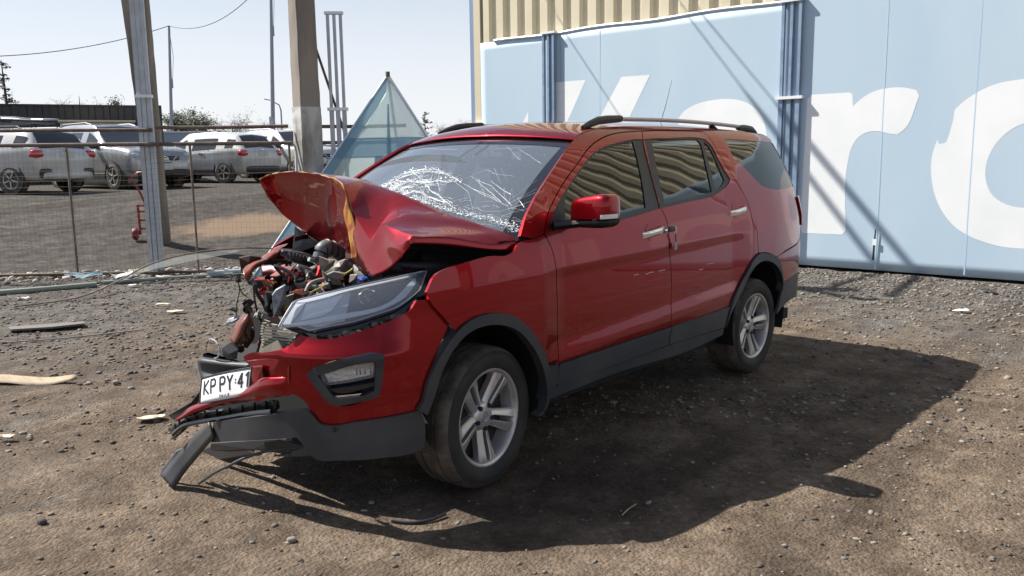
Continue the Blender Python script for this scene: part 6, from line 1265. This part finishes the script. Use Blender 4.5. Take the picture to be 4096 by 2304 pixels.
# ---- trees
M['bark']=mat('bark',(.10,.08,.065),rough=.9); 
M['leafd']=mat('needle_green',(.055,.068,.045),rough=.7); M['leafo']=mat('leaf_olive',(.11,.12,.075),rough=.7); M['twig']=mat('bare_twigs',(.15,.12,.10),rough=.9)
def tree(label,base,h,kind,rad,seed):
    r=random.Random(seed); t=thing({'conifer':'conifer_tree','bare':'bare_tree','leafy':'leafy_tree'}[kind],label,'tree',base)
    g=MB(); top=Vector((r.uniform(-.1,.1)*h*.3,r.uniform(-.1,.1)*h*.2,h)); g.tube([Vector((0,0,-.3)),top*.35,top*.7,top],[h*.022,h*.017,h*.011,h*.003],6)
    lv=MB()
    def leaf(c,s):
        u=Vector((r.uniform(-1,1),r.uniform(-1,1),r.uniform(-1,1))).normalized(); w=u.orthogonal().normalized(); lv.add([c+u*s,c+w*s*.5,c-u*s,c-w*s*.5],[(0,1,2,3)])
    if kind=='conifer':
        for k in range(46):
            z=h*(.16+.82*r.random()**.9); a=r.uniform(0,6.283); l=rad*(1.05-(z/h)*.75)*r.uniform(.4,1.15); c=top*(z/h); e=c+Vector((math.cos(a)*l,math.sin(a)*l,l*r.uniform(-.05,.35)))
            g.tube([c,e],[h*.006,h*.002],4)
            for q in range(16): 
                f=r.uniform(.25,1.05); leaf(c.lerp(e,f)+Vector((r.gauss(0,.07),r.gauss(0,.07),r.gauss(0,.06)))*rad*.7,rad*r.uniform(.04,.10))
    else:
        for k in range(26 if kind=='bare' else 16):
            z=h*r.uniform(.25,.8); a=r.uniform(0,6.283); l=rad*r.uniform(.5,1.0); c=top*(z/h); e=c+Vector((math.cos(a)*l,math.sin(a)*l,l*r.uniform(.3,.9))); m=c.lerp(e,.5)+Vector((r.gauss(0,.1),r.gauss(0,.1),r.gauss(0,.05)))*rad
            g.tube([c,m,e],[h*.009,h*.006,h*.002],4)
            for q in range(7):
                s=m.lerp(e,r.random()); e2=s+Vector((r.gauss(0,.3),r.gauss(0,.3),r.uniform(.0,.4)))*rad; g.tube([s,e2],[h*.003,h*.0012],3)
                for w in range(14 if kind=='bare' else 42): leaf(s.lerp(e2,r.random())+Vector((r.gauss(0,.11),r.gauss(0,.11),r.gauss(0,.1)))*rad,rad*(r.uniform(.015,.035) if kind=='bare' else r.uniform(.035,.07)))
    g.build('trunk',M['bark'] if kind!='bare' else M['twig'],t); lv.build('crown',{'conifer':M['leafd'],'bare':M['twig'],'leafy':M['leafo']}[kind],t)
tree('tall sparse dark conifer rising above the black shed at the left edge',(16.1,53.4,1.2),6.6,'conifer',1.15,1)
tree('faint bare tree behind the middle of the black shed roof',(23.35,61.4,1.3),5.2,'bare',1.7,2)
tree('small leafy tree behind the right end of the black shed roof',(22.3,53.1,1.3),4.1,'leafy',1.45,3)
for k,(x,y,h,rd,kd,lb) in enumerate(((32.5,62.7,3.7,1.9,'leafy','olive bush tree far off between the two leaning poles'),(36.3,66.3,3.0,1.6,'bare','low bare tree far off left of the white hatchback roof'),(37.8,65.4,4.0,2.3,'bare','wide bare tree far off above the white hatchback roof'),(29.0,57.0,3.4,1.8,'leafy','dark bush tree just right of the black shed in the distance'),(41.5,64.0,3.1,1.8,'bare','low bare tree far off left of the thick concrete pole'),(48.2,51.4,4.4,1.2,'conifer','small pointed conifer far off right of the net canopy'),(43.0,43.0,2.7,1.5,'bare','bare bush tree far off above the left roof rail of the SUV'),(46.5,42.5,2.3,1.5,'leafy','low olive bush far off next to the left roof rail of the SUV'))):
    tree(lb,(x,y,1.3),h,kd,rd,20+k)
# a hedge of scrub along the far side
g=MB(); r=random.Random(9)
for k in range(9000):
    t=r.random(); c=Vector((14,46,0)).lerp(Vector((58,24,0)),t)+Vector((r.gauss(0,.9),r.gauss(0,.9),1.1+abs(r.gauss(0,.62))*(1+.6*math.sin(t*37))));  u=Vector((r.uniform(-1,1),r.uniform(-1,1),r.uniform(-1,1))).normalized(); w=u.orthogonal(); s=r.uniform(.05,.14); g.add([c+u*s,c+w*s*.6,c-u*s,c-w*s*.6],[(0,1,2,3)])
hg=g.build('scrub',M['twig']); tag(hg,'grey brown scrub along the far edge of the yard','shrubs',kind='stuff')
# ---- red hand truck
ht=thing('hand_truck','red hand truck with a bent handle standing behind the galvanised fence post','hand truck',(4.02,10.98,.23))
M['redp']=mat('red_enamel',(.20,.016,.018),rough=.5); rx=Vector((.75,-.66,0))
g=MB()
for s in (-.14,.14): g.tube([rx*s+Vector((0,0,.10)),rx*s+Vector((-.02,-.02,.62))],.022,6)
for z in (.2,.35,.5,.6): g.tube([rx*-.14+Vector((0,0,z)),rx*.14+Vector((0,0,z))],.018,6)
g.build('frame',M['redp'],ht)
g=MB(); g.tube([Vector((-.02,-.02,.6)),rx*-.10+Vector((0,0,.85)),rx*-.24+Vector((0,0,1.12)),rx*-.10+Vector((0,0,1.17)),rx*.12+Vector((0,0,1.18))],.020,6); g.build('handle',M['redp'],ht,smooth=True)
for s in (-.22,.08):
    g=MB(); h2=MB(); lathe(h2,[(0,-.03),(.06,-.035),(.10,-.03),(.11,0),(.10,.03),(0,.03)],16); g.add([rx*s+Matrix.Rotation(-.72,3,'Z')@Matrix.Rotation(1.57,3,'Z')@Vector(p)+Vector((0,0,.11)) for p in h2.v],h2.f); g.build('wheel',M['redp'],ht,smooth=True)
# ---- debris on the ground
def on(x,y,dz=0): return Vector((x,y,gz(x,y)+dz))
M['tubeg']=mat('pale_green_tube',(.22,.25,.22),rough=.5,col2=(.24,.27,.23),noise_scale=5); M['tubeb']=mat('pale_blue_tube',(.38,.47,.52),rough=.5)
def lay(name,pts,r,m,label,cat,group=None):
    g=MB(); g.tube(catmull([on(x,y,z) for x,y,z in pts],4),r,8); return tag(g.build(name,m,None,True),label,cat,group)
lay('metal_tube',[(.1,8.1,.03),(.9,7.75,.03),(1.7,7.62,.03)],.035,M['tubeg'],'pale green metal tube lying left of the glass scraps at the fence foot','tube','tubes lying along the fence')
lay('metal_tube',[(1.85,7.75,.03),(2.6,7.45,.03),(3.3,7.05,.03)],.026,M['tubeg'],'long pale green tube lying under the galvanised fence post','tube','tubes lying along the fence')
lay('metal_tube',[(3.05,7.30,.05),(3.7,6.95,.06),(4.2,6.7,.05)],.03,M['tubeb'],'pale blue tube lying at the fence foot next to the crushed SUV front','tube','tubes lying along the fence')
st_=[(.45,6.75,.01),(1.1,6.75,.03),(1.6,6.85,.12),(2.1,6.95,.30),(2.55,6.90,.40),(3.0,6.75,.42),(3.5,6.5,.40),(3.95,6.2,.30)]
g=MB(); g.tube(catmull([on(*p) for p in st_],5),.018,6,flat=.5); tr_=thing('trim_strip','long brown bent strip arching over the ground before the fence with clear film hanging off','strip',(0,0,0)); g.build('strip',M['rustpipe'],tr_,smooth=True)
cu=catmull([on(*p) for p in st_[2:7]],5); V=[];F=[]
for i,p in enumerate(cu):
    f=math.sin(math.pi*i/(len(cu)-1)); V+=[tuple(p),(p[0],p[1]+.02,p[2]-.10*f-.01)]
mk('clear_film',V,[(2*i,2*i+2,2*i+3,2*i+1) for i in range(len(cu)-1)],net_mat('clear_film',(.55,.58,.58,1),.72),tr_,True)
M['gscrap']=net_mat('blue_glass',(.55,.72,.78,1),.35)
def scrap(name,x,y,rx_,ry_,h,m,label,cat,seed,rz=0,curl=.0,thick=.004,n=9,dz=.012):
    r=random.Random(seed); V=[];F=[]; q=Matrix.Rotation(rz,3,'Z'); 
    rim=[(math.cos(6.283*k/12)*r.uniform(.7,1.1),math.sin(6.283*k/12)*r.uniform(.7,1.1)) for k in range(12)]
    for ring in (0,.5,1):
        for k in range(12):
            a,b=rim[k]; p=q@Vector((a*rx_*ring,b*ry_*ring,0)); z=h*(.5+.5*noise.noise(Vector((a*ring*1.3+seed,b*ring*1.3,0))))+curl*(abs(a)*ring)**2
            V.append((p.x,p.y,z+dz))
    for s in (0,1):
        for k in range(12): F.append((s*12+k,s*12+(k+1)%12,(s+1)*12+(k+1)%12,(s+1)*12+k))
    o=mk(name,V,F,m,None,False); o.location=on(x,y); mo=o.modifiers.new('solid','SOLIDIFY'); mo.thickness=thick; return tag(o,label,cat)
scrap('glass_scrap',1.75,8.05,.26,.13,.16,M['gscrap'],'crumpled pale blue glass sheet leaning at the fence foot left of the galvanised post','glass scrap',3,-.7,.06)
scrap('plastic_sheet',2.12,7.85,.16,.10,.12,mat('milky_plastic',(.55,.55,.53),rough=.5),'milky plastic scrap beside the pale blue glass at the fence foot','plastic scrap',5,-.7,.05)
scrap('foam_scrap',2.62,7.62,.16,.09,.05,mat('cream_foam',(.55,.50,.42),rough=.8),'cream foam slab lying at the foot of the galvanised post','foam scrap',8,-.6)
M['wood']=mat('pale_veneer',(.40,.31,.21),rough=.7,col2=(.31,.23,.15),noise_scale=3,stretch=(8,1,1))
V=[];F=[]
for i in range(17):
    t=i/16; x=-.90+.44*t; y=3.32-.54*t; w=.065*(1-.75*t**3)*(.6+.4*math.sin(min(1,t*3)*1.57)); z=.010+.010*math.sin(t*7)+.012*(t-.45)**2*4
    V+=[on(x-.62*w,y-.72*w,z),on(x,y,z+.012),on(x+.62*w,y+.72*w,z+.03)]
for i in range(16): F+=[(3*i,3*i+3,3*i+4,3*i+1),(3*i+1,3*i+4,3*i+5,3*i+2)]
vn=mk('veneer_strip',V,F,M['wood'],None,True); mo=vn.modifiers.new('solid','SOLIDIFY'); mo.thickness=.004; tag(vn,'curled pale wooden veneer strip lying on the earth at the left edge','wood scrap')
V=[on(-.05,5.42,.015),on(.50,5.02,.02),on(.46,4.90,.03),on(.20,5.02,.03),on(-.08,5.22,.02)]
g=MB(); g.prism(V,(0,0,.018)); tag(g.build('board_scrap',mat('grey_board',(.14,.125,.115),rough=.8)),'flat grey board scrap lying on the gravel at the left, beyond the veneer strip','board scrap')
g=MB(); rbox(g,on(-.28,5.35,.05),(.16,.10,.10),e=.6); tag(g.build('plastic_lump',M['black'],None,True),'small black plastic lump at the left edge beside the grey board','plastic scrap')
lay('thin_rod',[(-.35,4.75,.01),(.1,4.5,.012),(.75,4.3,.01)],.006,M['greyp'],'thin grey rod lying on the earth in front of the grey board','rod')
lay('rubber_strip',[(-.566,-.80,.010),(-.53,-.88,.010),(-.47,-.93,.010),(-.38,-.94,.014)],.008,M['black'],'curved black rubber strip lying in the shadow before the front wheel','rubber strip')
for k,(x,y,s,lb,m) in enumerate(((1.53,5.49,.10,'pale paper scrap on the gravel behind the crushed front',M['cream']),(1.38,4.89,.11,'long pale splinter on the gravel just in front of the pale paper scrap',M['cream']),(6.15,-1.41,.10,'white paper scrap on the gravel between the SUV shadow and the banner',M['white']),(-.53,1.487,.09,'beige cardboard scrap on the earth left of the hanging valance strip',M['cream']),(-1.246,1.765,.05,'small beige cardboard scrap at the left edge in the foreground',M['cream']),(2.0,7.2,.09,'small white wrapper lying under the bent brown strip',M['white']),(.72,7.25,.07,'white wrapper lying at the left beside the green tube',M['white']))):
    scrap('paper_scrap',x,y,s,s*.5,.03,m,lb,'litter',30+k,-.6)
scrap('rubber_scrap',7.55,-1.33,.10,.05,.03,M['black'],'black rubber scrap on the gravel near the banner at the right edge','litter',50,1.2)
lay('straw',[(.136,-1.516,.006),(.20,-1.506,.008),(.276,-1.496,.006)],.003,M['wood'],'pale straw lying in the SUV shadow near its edge','straw')
single_stone(-1.548,.39,.034,'dark grey stone on the earth at the lower left',sm_[2]); single_stone(-.30,2.50,.045,'pale grey stone on the earth left of the number plate',sm_[3]); single_stone(-.95,-.62,.03,'pale stone on the sunlit earth below the front bumper',sm_[3])
